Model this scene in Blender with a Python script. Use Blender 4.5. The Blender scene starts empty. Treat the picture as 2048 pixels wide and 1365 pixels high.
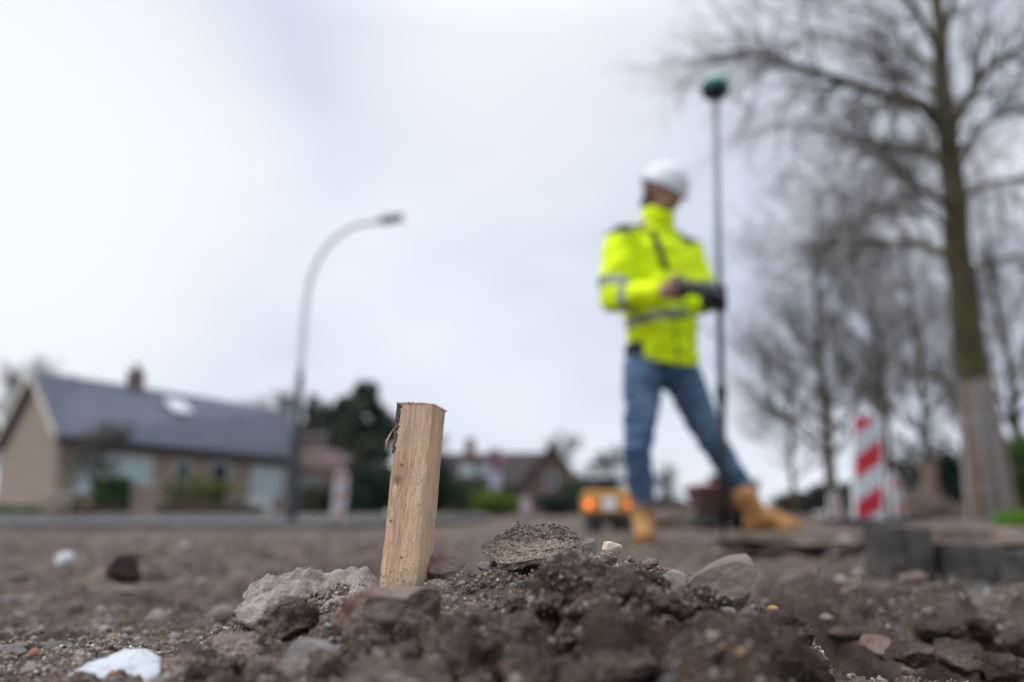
import bpy, math, random
import numpy as np
from mathutils import Vector, Matrix, Euler
R = math.radians

# ------------------------------------------------------------------ camera, sky, sun, exposure
sc = bpy.context.scene
COL = sc.collection
CAMZ, FPX, PITCH = 0.145, 1593.0, R(12.23)
FOCUS = 0.605
cd = bpy.data.cameras.new('camera'); cam = bpy.data.objects.new('camera', cd); COL.objects.link(cam)
cam.location = (0, 0, CAMZ); cam.rotation_euler = (R(90) + PITCH, 0, 0)
cd.sensor_width = 36; cd.lens = 28.0; cd.clip_start = 0.02; cd.clip_end = 2000
cd.dof.use_dof = True; cd.dof.focus_distance = FOCUS; cd.dof.aperture_fstop = 2.5
sc.camera = cam
sc.view_settings.view_transform = 'Standard'; sc.view_settings.look = 'None'
sc.view_settings.exposure = 0.0; sc.view_settings.gamma = 1.0
sc.cycles.max_bounces = 6; sc.cycles.use_denoising = True

SUN_EL, SUN_AZ = R(48), R(-75)          # overcast: the brighter part of the sky stands up to the left
world = bpy.data.worlds.new('World'); sc.world = world; world.use_nodes = True
wn, wl = world.node_tree.nodes, world.node_tree.links
wn.clear()
w_out = wn.new('ShaderNodeOutputWorld'); w_bg = wn.new('ShaderNodeBackground'); w_bg.inputs['Strength'].default_value = 0.1
w_sky = wn.new('ShaderNodeTexSky'); w_sky.sky_type = 'NISHITA'; w_sky.sun_disc = False
w_sky.sun_elevation = SUN_EL; w_sky.sun_rotation = SUN_AZ
w_tc = wn.new('ShaderNodeTexCoord')
w_map = wn.new('ShaderNodeMapping'); w_map.inputs['Scale'].default_value = (1.0, 1.0, 1.9); w_map.inputs['Rotation'].default_value = (0.2, 0.5, 0.3)
w_map.inputs['Location'].default_value = (0.35, 0.1, 0.2)
w_no = wn.new('ShaderNodeTexNoise'); w_no.inputs['Scale'].default_value = 2.1; w_no.inputs['Detail'].default_value = 3.0; w_no.inputs['Roughness'].default_value = 0.45
w_cr = wn.new('ShaderNodeValToRGB')
w_cr.color_ramp.elements[0].position = 0.36; w_cr.color_ramp.elements[0].color = (6.7, 7.3, 8.7, 1)
w_cr.color_ramp.elements[1].position = 0.62; w_cr.color_ramp.elements[1].color = (8.9, 9.4, 10.4, 1)
w_dot = wn.new('ShaderNodeVectorMath'); w_dot.operation = 'DOT_PRODUCT'
gd = Vector((-0.66, 0.93, 0.44)).normalized(); w_dot.inputs[1].default_value = gd
w_nrm = wn.new('ShaderNodeVectorMath'); w_nrm.operation = 'NORMALIZE'
w_gr = wn.new('ShaderNodeMapRange'); w_gr.inputs['From Min'].default_value = 0.925; w_gr.inputs['From Max'].default_value = 1.0
w_gr.inputs['To Min'].default_value = 0.0; w_gr.inputs['To Max'].default_value = 1.0; w_gr.interpolation_type = 'SMOOTHSTEP'
w_glow = wn.new('ShaderNodeMix'); w_glow.data_type = 'RGBA'
w_glow.inputs['B'].default_value = (9.9, 10.15, 10.5, 1)
w_sep = wn.new('ShaderNodeSeparateXYZ')
w_zr = wn.new('ShaderNodeMapRange'); w_zr.inputs['From Min'].default_value = 0.55; w_zr.inputs['From Max'].default_value = 1.0
w_zr.inputs['To Min'].default_value = 1.0; w_zr.inputs['To Max'].default_value = 2.6
w_mul = wn.new('ShaderNodeVectorMath'); w_mul.operation = 'SCALE'
w_mix = wn.new('ShaderNodeMix'); w_mix.data_type = 'RGBA'; w_mix.inputs['Factor'].default_value = 0.93
wl.new(w_tc.outputs['Generated'], w_nrm.inputs[0]); wl.new(w_nrm.outputs[0], w_map.inputs['Vector']); wl.new(w_map.outputs[0], w_no.inputs['Vector'])
wl.new(w_no.outputs['Fac'], w_cr.inputs['Fac']); wl.new(w_nrm.outputs[0], w_dot.inputs[0]); wl.new(w_dot.outputs['Value'], w_gr.inputs['Value'])
w_dot2 = wn.new('ShaderNodeVectorMath'); w_dot2.operation = 'DOT_PRODUCT'; w_dot2.inputs[1].default_value = Vector((0.03, 0.90, 0.60)).normalized()
w_gr2 = wn.new('ShaderNodeMapRange'); w_gr2.inputs['From Min'].default_value = 0.945; w_gr2.inputs['From Max'].default_value = 1.0; w_gr2.inputs['To Max'].default_value = 0.55; w_gr2.interpolation_type = 'SMOOTHSTEP'
w_max = wn.new('ShaderNodeMath'); w_max.operation = 'MAXIMUM'
wl.new(w_nrm.outputs[0], w_dot2.inputs[0]); wl.new(w_dot2.outputs['Value'], w_gr2.inputs['Value']); wl.new(w_gr.outputs[0], w_max.inputs[0]); wl.new(w_gr2.outputs[0], w_max.inputs[1])
wl.new(w_max.outputs[0], w_glow.inputs['Factor']); wl.new(w_cr.outputs['Color'], w_glow.inputs['A'])
wl.new(w_nrm.outputs[0], w_sep.inputs[0]); wl.new(w_sep.outputs['Z'], w_zr.inputs['Value'])
wl.new(w_glow.outputs['Result'], w_mul.inputs[0]); wl.new(w_zr.outputs[0], w_mul.inputs['Scale'])
wl.new(w_sky.outputs[0], w_mix.inputs['A']); wl.new(w_mul.outputs[0], w_mix.inputs['B'])
wl.new(w_mix.outputs['Result'], w_bg.inputs['Color']); wl.new(w_bg.outputs[0], w_out.inputs['Surface'])

sd = bpy.data.lights.new('sun', 'SUN'); sun = bpy.data.objects.new('sun', sd); COL.objects.link(sun)
sd.energy = 1.6; sd.angle = R(16); sd.color = (1.0, 0.97, 0.92)
sun_dir = Vector((math.sin(SUN_AZ) * math.cos(SUN_EL), math.cos(SUN_AZ) * math.cos(SUN_EL) - 0.42, math.sin(SUN_EL)))
sun.rotation_euler = sun_dir.to_track_quat('Z', 'Y').to_euler()

# ------------------------------------------------------------------ helpers
def V(px, py, Y):
    """world point seen at photo pixel (px,py) at distance Y ahead"""
    u = (px - 1024) / FPX; v = -(py - 682.5) / FPX
    dy = math.cos(PITCH) - v * math.sin(PITCH); dz = math.sin(PITCH) + v * math.cos(PITCH)
    return Vector((u / dy * Y, Y, CAMZ + dz / dy * Y))

_rs = np.random.RandomState(7)
_perm = _rs.permutation(256); _perm = np.concatenate([_perm, _perm, _perm])
_g = _rs.normal(size=(256, 3)); _g /= np.linalg.norm(_g, axis=1)[:, None]
def perlin(x, y, z):
    x = np.asarray(x, float); y = np.asarray(y, float) + 0 * x; z = np.asarray(z, float) + 0 * x
    xi = np.floor(x).astype(int); yi = np.floor(y).astype(int); zi = np.floor(z).astype(int)
    xf, yf, zf = x - xi, y - yi, z - zi
    u = xf * xf * xf * (xf * (xf * 6 - 15) + 10); v = yf * yf * yf * (yf * (yf * 6 - 15) + 10); w = zf * zf * zf * (zf * (zf * 6 - 15) + 10)
    out = 0
    for dx in (0, 1):
        for dy in (0, 1):
            for dz in (0, 1):
                h = _perm[_perm[_perm[(xi + dx) & 255] + ((yi + dy) & 255)] + ((zi + dz) & 255)]
                g = _g[h]
                d = g[..., 0] * (xf - dx) + g[..., 1] * (yf - dy) + g[..., 2] * (zf - dz)
                out = out + d * (u if dx else 1 - u) * (v if dy else 1 - v) * (w if dz else 1 - w)
    return out
def fbm(x, y, z, oct=4, gain=0.5):
    a, s, f = 1.0, 0, 1.0
    for i in range(oct):
        s = s + a * perlin(x * f + 13.7 * i, y * f + 5.1 * i, z * f); a *= gain; f *= 2.03
    return s
def balls(x, y, cell, seed, p=0.8, rmin=0.25, rmax=0.62):
    """lumps of random size half sunk in a plane: the height field of clods"""
    gx, gy = x / cell, y / cell
    ix, iy = np.floor(gx).astype(int), np.floor(gy).astype(int)
    best = np.zeros_like(gx)
    for dx in (-1, 0, 1):
        for dy in (-1, 0, 1):
            cx, cy = ix + dx, iy + dy
            h = (cx * 374761393 + cy * 668265263 + seed * 974634777) & 0x7fffffff
            h = ((h ^ (h >> 13)) * 1274126177) & 0x7fffffff
            r1 = (h & 1023) / 1023.0; r2 = ((h >> 10) & 1023) / 1023.0; r3 = ((h >> 20) & 1023) / 1023.0
            px, py = cx + r1, cy + r2
            rad = rmin + (rmax - rmin) * r3 * r3
            d = np.sqrt((gx - px) ** 2 + (gy - py) ** 2) / rad
            hh = np.where((d < 1) & (((h >> 5) & 255) / 255.0 < p), np.sqrt(np.clip(1 - d * d, 0, 1)) * rad, 0)
            best = np.maximum(best, hh)
    return best * cell

def tag(o, label=None, cat=None, group=None, kind=None):
    if label: o['label'] = label
    if cat: o['category'] = cat
    if group: o['group'] = group
    if kind: o['kind'] = kind
    return o
def empty(name, loc=(0, 0, 0), label=None, cat=None, group=None, rz=0):
    o = bpy.data.objects.new(name, None); COL.objects.link(o); o.location = loc; o.rotation_euler = (0, 0, rz)
    o.empty_display_size = 0.1
    return tag(o, label, cat, group)
def mesh_obj(name, verts, faces, mat, parent=None, smooth=False, loc=None):
    me = bpy.data.meshes.new(name)
    if isinstance(verts, np.ndarray) and isinstance(faces, np.ndarray):
        k = faces.shape[1]
        me.vertices.add(len(verts)); me.vertices.foreach_set('co', verts.astype(np.float32).ravel())
        me.loops.add(faces.size); me.loops.foreach_set('vertex_index', faces.astype(np.int32).ravel())
        me.polygons.add(len(faces)); me.polygons.foreach_set('loop_start', np.arange(0, faces.size, k, dtype=np.int32))
        me.polygons.foreach_set('loop_total', np.full(len(faces), k, dtype=np.int32))
        me.update(calc_edges=True)
    else:
        me.from_pydata([tuple(v) for v in verts], [], [tuple(int(i) for i in f) for f in faces]); me.update()
    if smooth: me.polygons.foreach_set('use_smooth', np.ones(len(me.polygons), dtype=bool))
    o = bpy.data.objects.new(name, me); COL.objects.link(o)
    if mat: me.materials.append(mat)
    if parent: o.parent = parent
    if loc is not None: o.location = loc
    return o

class MB:
    """collects boxes, prisms and tubes into one mesh"""
    def __init__(s): s.v = []; s.f = []
    def add(s, v, f):
        b = len(s.v); s.v += [tuple(p) for p in v]; s.f += [tuple(i + b for i in q) for q in f]; return s
    def box(s, c, d, rz=0, bev=0.0, M=None):
        x, y, z = d[0] / 2, d[1] / 2, d[2] / 2
        if bev <= 0:
            v = [(sx * x, sy * y, sz * z) for sz in (-1, 1) for sy in (-1, 1) for sx in (-1, 1)]
            f = [(0, 2, 3, 1), (4, 5, 7, 6), (0, 1, 5, 4), (1, 3, 7, 5), (3, 2, 6, 7), (2, 0, 4, 6)]
        else:
            b = min(bev, x * .9, y * .9, z * .9); ring = []
            def loop(ix, iy, zz): 
                a = [(-x + ix, -y + iy + b), (-x + ix + b, -y + iy), (x - ix - b, -y + iy), (x - ix, -y + iy + b), (x - ix, y - iy - b), (x - ix - b, y - iy), (-x + ix + b, y - iy), (-x + ix, y - iy - b)]
                return [(p[0], p[1], zz) for p in a]
            k = b * 0.6
            v = loop(k, k, -z) + loop(0, 0, -z + k) + loop(0, 0, z - k) + loop(k, k, z)
            f = [tuple(range(7, -1, -1)), tuple(range(24, 32))]
            for L in range(3):
                for i in range(8):
                    j = (i + 1) % 8; f.append((L * 8 + i, L * 8 + j, L * 8 + 8 + j, L * 8 + 8 + i))
        T = Matrix.Translation(c) @ Matrix.Rotation(rz, 4, 'Z')
        if M is not None: T = Matrix.Translation(c) @ M
        s.add([T @ Vector(p) for p in v], f); return s
    def tube(s, pts, rad, n=10, cap=True):
        pts = [Vector(p) for p in pts]
        if not hasattr(rad, '__len__'): rad = [rad] * len(pts)
        vs = []; up = None
        for i, p in enumerate(pts):
            t = (pts[min(i + 1, len(pts) - 1)] - pts[max(i - 1, 0)]).normalized()
            if up is None: up = t.orthogonal().normalized()
            up = (up - t * up.dot(t)).normalized(); si = t.cross(up)
            for k in range(n):
                a = 2 * math.pi * k / n; vs.append(p + (up * math.cos(a) + si * math.sin(a)) * rad[i])
        f = []
        for i in range(len(pts) - 1):
            for k in range(n):
                j = (k + 1) % n; f.append((i * n + k, i * n + j, i * n + n + j, i * n + n + k))
        if cap: f.append(tuple(range(n - 1, -1, -1))); f.append(tuple((len(pts) - 1) * n + k for k in range(n)))
        s.add(vs, f); return s
    def lathe(s, prof, n=20, c=(0, 0, 0), M=None, sx=1, sy=1):
        vs = [Vector((r * math.cos(2 * math.pi * k / n) * sx, r * math.sin(2 * math.pi * k / n) * sy, z)) for r, z in prof for k in range(n)]
        if M is not None: vs = [M @ p for p in vs]
        vs = [p + Vector(c) for p in vs]; f = []
        for i in range(len(prof) - 1):
            for k in range(n):
                j = (k + 1) % n; f.append((i * n + k, i * n + j, i * n + n + j, i * n + n + k))
        f.append(tuple(range(n - 1, -1, -1))); f.append(tuple((len(prof) - 1) * n + k for k in range(n)))
        s.add(vs, f); return s
    def build(s, name, mat, parent=None, smooth=False, loc=None): return mesh_obj(name, s.v, s.f, mat, parent, smooth, loc)

# ------------------------------------------------------------------ materials
def mat(name, c1, c2=None, scale=5.0, rough=0.8, bump=0.0, bscale=None, detail=6, metallic=0.0, stretch=None, spec=0.3, ramp=(0.35, 0.65), bdist=0.01):
    m = bpy.data.materials.new(name); m.use_nodes = True; n, l = m.node_tree.nodes, m.node_tree.links
    b = n['Principled BSDF']; b.inputs['Roughness'].default_value = rough; b.inputs['Metallic'].default_value = metallic
    b.inputs['Specular IOR Level'].default_value = spec
    b.inputs['Base Color'].default_value = (*c1, 1)
    if c2 is not None or bump:
        tc = n.new('ShaderNodeTexCoord'); mp = n.new('ShaderNodeMapping'); l.new(tc.outputs['Object'], mp.inputs['Vector'])
        if stretch: mp.inputs['Scale'].default_value = stretch
    if c2 is not None:
        no = n.new('ShaderNodeTexNoise'); no.inputs['Scale'].default_value = scale; no.inputs['Detail'].default_value = detail; no.inputs['Roughness'].default_value = 0.65
        cr = n.new('ShaderNodeValToRGB'); cr.color_ramp.elements[0].position = ramp[0]; cr.color_ramp.elements[1].position = ramp[1]
        cr.color_ramp.elements[0].color = (*c1, 1); cr.color_ramp.elements[1].color = (*c2, 1)
        l.new(mp.outputs[0], no.inputs['Vector']); l.new(no.outputs['Fac'], cr.inputs['Fac']); l.new(cr.outputs['Color'], b.inputs['Base Color'])
    if bump:
        nb = n.new('ShaderNodeTexNoise'); nb.inputs['Scale'].default_value = bscale or scale * 4; nb.inputs['Detail'].default_value = 8
        bp = n.new('ShaderNodeBump'); bp.inputs['Strength'].default_value = bump; bp.inputs['Distance'].default_value = bdist
        l.new(mp.outputs[0], nb.inputs['Vector']); l.new(nb.outputs['Fac'], bp.inputs['Height']); l.new(bp.outputs[0], b.inputs['Normal'])
    return m

def soil_mat(name, dark, mid, light, grain=1.0, vcol=False):
    """earth: broad tone patches, sand-sized speckle of pale and dark grains, fine relief"""
    m = bpy.data.materials.new(name); m.use_nodes = True; n, l = m.node_tree.nodes, m.node_tree.links
    b = n['Principled BSDF']; b.inputs['Roughness'].default_value = 0.95; b.inputs['Specular IOR Level'].default_value = 0.15
    tc = n.new('ShaderNodeTexCoord')
    n1 = n.new('ShaderNodeTexNoise'); n1.inputs['Scale'].default_value = 9; n1.inputs['Detail'].default_value = 9; n1.inputs['Roughness'].default_value = 0.7
    cr = n.new('ShaderNodeValToRGB'); e = cr.color_ramp.elements; e[0].position = 0.34; e[0].color = (*dark, 1); e[1].position = 0.66; e[1].color = (*light, 1)
    e2 = cr.color_ramp.elements.new(0.5); e2.color = (*mid, 1)
    l.new(tc.outputs['Object'], n1.inputs['Vector']); l.new(n1.outputs['Fac'], cr.inputs['Fac'])
    vo = n.new('ShaderNodeTexVoronoi'); vo.inputs['Scale'].default_value = 760 * grain
    l.new(tc.outputs['Object'], vo.inputs['Vector'])
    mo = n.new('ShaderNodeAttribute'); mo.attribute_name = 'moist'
    mm = n.new('ShaderNodeMix'); mm.data_type = 'RGBA'; mm.blend_type = 'MULTIPLY'; mm.inputs['B'].default_value = (.66, .60, .56, 1)  # multiplies the soil darker: painted shade as well as damp
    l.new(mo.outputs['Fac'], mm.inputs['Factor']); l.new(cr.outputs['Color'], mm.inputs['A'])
    sp = n.new('ShaderNodeSeparateColor'); l.new(vo.outputs['Color'], sp.inputs[0])
    c2 = n.new('ShaderNodeValToRGB'); c2.color_ramp.interpolation = 'CONSTANT'
    q = c2.color_ramp.elements; q[0].position = 0; q[0].color = (.45, .42, .42, 1); q[1].position = 0.16; q[1].color = (1, 1, 1, 1)
    for pos, col in ((0.55, (1.25, 1.18, 1.1, 1)), (0.8, (1.7, 1.6, 1.5, 1)), (0.93, (2.4, 2.1, 1.75, 1)), (0.975, (.5, .5, .58, 1))):
        w = q.new(pos); w.color = col
    l.new(sp.outputs[0], c2.inputs['Fac'])
    mx = n.new('ShaderNodeMix'); mx.data_type = 'RGBA'; mx.blend_type = 'MULTIPLY'; mx.inputs['Factor'].default_value = 0.75
    l.new(mm.outputs['Result'], mx.inputs['A']); l.new(c2.outputs['Color'], mx.inputs['B'])
    l.new(mx.outputs['Result'], b.inputs['Base Color'])
    n2 = n.new('ShaderNodeTexNoise'); n2.inputs['Scale'].default_value = 140 * grain; n2.inputs['Detail'].default_value = 6; n2.inputs['Roughness'].default_value = 0.75
    l.new(tc.outputs['Object'], n2.inputs['Vector'])
    bp = n.new('ShaderNodeBump'); bp.inputs['Strength'].default_value = 0.9; bp.inputs['Distance'].default_value = 0.004
    l.new(n2.outputs['Fac'], bp.inputs['Height'])
    bp2 = n.new('ShaderNodeBump'); bp2.inputs['Strength'].default_value = 0.7; bp2.inputs['Distance'].default_value = 0.0012; bp2.invert = True
    l.new(vo.outputs['Distance'], bp2.inputs['Height']); l.new(bp.outputs[0], bp2.inputs['Normal']); l.new(bp2.outputs[0], b.inputs['Normal'])
    return m

def attr_mat(name, rough=0.85):
    m = bpy.data.materials.new(name); m.use_nodes = True; n, l = m.node_tree.nodes, m.node_tree.links
    b = n['Principled BSDF']; b.inputs['Roughness'].default_value = rough; b.inputs['Specular IOR Level'].default_value = 0.2
    a = n.new('ShaderNodeAttribute'); a.attribute_name = 'tint'; l.new(a.outputs['Color'], b.inputs['Base Color'])
    return m

def brick_mat(name, c1, c2, mortar, sx=0.21, sz=0.065):
    m = bpy.data.materials.new(name); m.use_nodes = True; n, l = m.node_tree.nodes, m.node_tree.links
    b = n['Principled BSDF']; b.inputs['Roughness'].default_value = 0.9
    tc = n.new('ShaderNodeTexCoord'); sp = n.new('ShaderNodeSeparateXYZ'); l.new(tc.outputs['Object'], sp.inputs[0])
    ad = n.new('ShaderNodeMath'); ad.operation = 'ADD'; l.new(sp.outputs['X'], ad.inputs[0]); l.new(sp.outputs['Y'], ad.inputs[1])
    cb = n.new('ShaderNodeCombineXYZ'); l.new(ad.outputs[0], cb.inputs['X']); l.new(sp.outputs['Z'], cb.inputs['Y'])
    br = n.new('ShaderNodeTexBrick'); br.inputs['Scale'].default_value = 1.0; br.inputs['Brick Width'].default_value = sx; br.inputs['Row Height'].default_value = sz
    br.inputs['Mortar Size'].default_value = 0.008; br.inputs['Color1'].default_value = (*c1, 1); br.inputs['Color2'].default_value = (*c2, 1); br.inputs['Mortar'].default_value = (*mortar, 1)
    l.new(cb.outputs[0], br.inputs['Vector']); l.new(br.outputs['Color'], b.inputs['Base Color'])
    return m

M = {}
M['soil'] = soil_mat('soil', (.056, .043, .035), (.114, .090, .074), (.200, .160, .132))
M['clod'] = soil_mat('dry_clod', (.14, .11, .09), (.21, .17, .14), (.29, .24, .20))
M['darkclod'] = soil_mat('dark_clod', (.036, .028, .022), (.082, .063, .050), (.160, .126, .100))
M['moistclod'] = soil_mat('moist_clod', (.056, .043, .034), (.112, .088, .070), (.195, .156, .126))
M['brickrock'] = mat('weathered_brick', (.10, .040, .030), (.20, .145, .115), 28, 0.9, 0.8, 160, ramp=(.42, .56), bdist=.003)
M['redrock'] = mat('reddish_stone', (.14, .055, .045), (.20, .15, .125), 60, 0.9, 0.7, 200, bdist=.002)
M['greyrock'] = mat('grey_stone', (.12, .115, .11), (.27, .255, .24), 40, 0.85, 0.7, 180, bdist=.003)
M['tanrock'] = mat('tan_stone', (.12, .09, .072), (.21, .165, .135), 30, 0.9, 0.8, 150, bdist=.003)
M['darkrock'] = mat('dark_stone', (.03, .032, .036), (.075, .073, .073), 40, 0.7, 0.5, 200, bdist=.002)
M['palerock'] = mat('pale_stone', (.26, .235, .21), (.42, .385, .345), 50, 0.8, 0.4, 200, bdist=.002)
M['whiterock'] = mat('white_shard', (.42, .45, .49), (.54, .56, .58), 35, 0.6, 0.15, 120, bdist=.001)
M['creamrock'] = mat('cream_stone', (.50, .40, .29), (.72, .62, .48), 80, 0.8, 0.4, 200, bdist=.001)
M['amber'] = mat('amber_pebble', (.42, .20, .05), (.60, .36, .13), 200, 0.35)
M['mortar'] = mat('mortar_sheet', (.13, .108, .092), (.31, .275, .245), 55, 0.95, 0.9, 260, detail=9, ramp=(.38,.58), bdist=.0035)
M['block'] = mat('concrete_block', (.036, .034, .033), (.078, .072, .067), 22, 0.9, 0.6, 120, bdist=.004)
M['asphalt'] = mat('asphalt', (.080, .074, .073), (.118, .110, .107), 1.2, 0.85)
M['grass'] = attr_mat('grass_blade', 0.6)
M['leaf'] = attr_mat('leaf', 0.6)
M['crumb'] = attr_mat('crumbs', 0.9)
M['bark'] = mat('bark', (.048, .038, .024), (.105, .094, .042), 6, 0.95, 0.8, 30, stretch=(1, 1, .3), bdist=.02)
M['twig'] = mat('twig_bark', (.070, .060, .050), (.125, .108, .086), 3, 0.95)
M['oldboard'] = mat('weathered_board', (.12, .11, .10), (.30, .28, .26), 8, 0.9, 0.4, 40, stretch=(1, 1, .1))
M['brownboard'] = mat('brown_board', (.17, .115, .09), (.26, .19, .15), 8, 0.9, 0.4, 40, stretch=(1, 1, .1))
M['galv'] = mat('galvanised_steel', (.42, .44, .46), (.52, .54, .56), 3, 0.5, metallic=0.25)
M['darkpaint'] = mat('dark_green_paint', (.035, .042, .045), (.055, .062, .065), 4, 0.5)
M['lamphead'] = mat('lamp_housing', (.10, .12, .14), (.14, .16, .18), 5, 0.5)
M['lens'] = mat('lamp_lens', (.65, .67, .70), None, rough=.2)
M['black'] = mat('black_plastic', (.016, .016, .019), (.03, .03, .035), 20, 0.5)
M['rubber'] = mat('rubber', (.022, .022, .024), (.045, .042, .04), 10, 0.9)
M['white'] = mat('white_paint', (.66, .68, .72), (.78, .79, .80), 5, 0.5)
M['boardwhite'] = mat('worn_white_film', (.36, .39, .43), (.50, .52, .56), 9, 0.5)
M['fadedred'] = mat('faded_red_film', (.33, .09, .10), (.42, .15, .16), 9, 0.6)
M['red'] = mat('red_film', (.34, .012, .022), (.44, .025, .035), 6, 0.45)
M['yellow'] = mat('digger_yellow', (.44, .215, .035), (.54, .29, .07), 4, 0.45)
M['skin'] = mat('skin', (.42, .22, .17), (.52, .30, .235), 30, 0.55)
M['hair'] = mat('dark_hair', (.05, .032, .024), (.09, .058, .042), 120, 0.7)
M['hivis'] = mat('hivis_fabric', (.74, .97, .0), (.80, 1.0, .0), 14, 0.75, 0.35, 12, bdist=.02)
M['reflect'] = mat('reflective_tape', (.23, .25, .20), (.34, .36, .30), 30, 0.4)
M['navy'] = mat('navy_fabric', (.018, .022, .035), (.03, .035, .05), 20, 0.85)
M['denim'] = mat('denim', (.028, .068, .135), (.120, .185, .285), 9, 0.9, 0.5, 14, bdist=.02)
M['tanboot'] = mat('tan_leather', (.30, .14, .042), (.52, .275, .10), 16, 0.7)
M['sole'] = mat('boot_sole', (.20, .11, .05), None, rough=.9)
M['helmet'] = mat('helmet_shell', (.62, .65, .70), (.70, .73, .77), 3, 0.35)
M['teal'] = mat('teal_plastic', (.006, .24, .18), (.01, .30, .22), 5, 0.4)
M['navyplastic'] = mat('dark_blue_plastic', (.012, .035, .055), None, rough=.4)
M['pole'] = mat('carbon_pole', (.20, .215, .24), (.28, .30, .33), 8, 0.4)
M['glass'] = mat('window_glass', (.30, .40, .42), (.46, .56, .57), .8, 0.15)
M['darkglass'] = mat('dark_glass', (.02, .035, .055), None, rough=.15)
M['screen'] = mat('matt_screen', (.012, .014, .018), None, rough=.6)
M['frame'] = mat('window_frame', (.55, .58, .60), None, rough=.5)
M['rooftile'] = mat('grey_roof_tile', (.080, .092, .122), (.120, .133, .166), 2.2, 0.6, 0.5, 8, bdist=.03)
M['brownroof'] = mat('brown_roof_tile', (.040, .032, .030), (.065, .052, .048), 2.2, 0.8)
M['barge'] = mat('cream_bargeboard', (.42, .38, .31), (.50, .46, .38), 3, 0.7)
M['sandbrick'] = brick_mat('sand_brick', (.25, .185, .135), (.31, .235, .175), (.24, .21, .185))
M['redbrick'] = brick_mat('red_brick', (.20, .085, .055), (.26, .12, .08), (.22, .18, .16))
M['brownbrick'] = brick_mat('brown_brick', (.13, .085, .065), (.17, .11, .085), (.15, .13, .12))
M['pinkplaster'] = mat('pink_plaster', (.36, .26, .25), (.42, .31, .30), 2, 0.9)
M['flagcloth'] = mat('flag_cloth', (.17, .06, .11), (.22, .085, .145), 3, 0.8)
M['flagpale'] = mat('flag_cloth_pale', (.40, .40, .52), None, rough=.8)
M['wax'] = mat('straw', (.30, .22, .10), (.42, .33, .16), 60, 0.8)
def lamp_mat(name, c, s):
    m = mat(name, c, None, rough=.3); b = m.node_tree.nodes['Principled BSDF']
    b.inputs['Emission Color'].default_value = (*c, 1); b.inputs['Emission Strength'].default_value = s; return m
M['tail'] = lamp_mat('tail_light', (1.0, .15, .05), 2.2)

def dusty(m, amt=.75, col=(.19, .152, .125), scale=22, lo=.40, hi=.58):
    """dry earth clinging in patches to a stone"""
    n, l = m.node_tree.nodes, m.node_tree.links; b = n['Principled BSDF']; src = b.inputs['Base Color'].links[0].from_socket
    tc = n.new('ShaderNodeTexCoord'); no = n.new('ShaderNodeTexNoise'); no.inputs['Scale'].default_value = scale; no.inputs['Detail'].default_value = 10; no.inputs['Roughness'].default_value = .7
    mr = n.new('ShaderNodeMapRange'); mr.inputs['From Min'].default_value = lo; mr.inputs['From Max'].default_value = hi; mr.inputs['To Max'].default_value = amt
    mx = n.new('ShaderNodeMix'); mx.data_type = 'RGBA'; mx.inputs['B'].default_value = (*col, 1)
    l.new(tc.outputs['Object'], no.inputs['Vector']); l.new(no.outputs['Fac'], mr.inputs['Value']); l.new(mr.outputs[0], mx.inputs['Factor']); l.new(src, mx.inputs['A']); l.new(mx.outputs['Result'], b.inputs['Base Color'])
M['darkbrick'] = mat('dark_brick', (.018, .010, .009), (.040, .022, .018), 40, 0.9, 0.8, 160, bdist=.004)
for k_ in ('brickrock', 'redrock', 'greyrock', 'tanrock', 'darkrock'): dusty(M[k_])
dusty(M['palerock'], .8, scale=45); dusty(M['whiterock'], .7, scale=60, lo=.50, hi=.66); dusty(M['block'], .35, scale=9, lo=.45, hi=.7)

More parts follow.
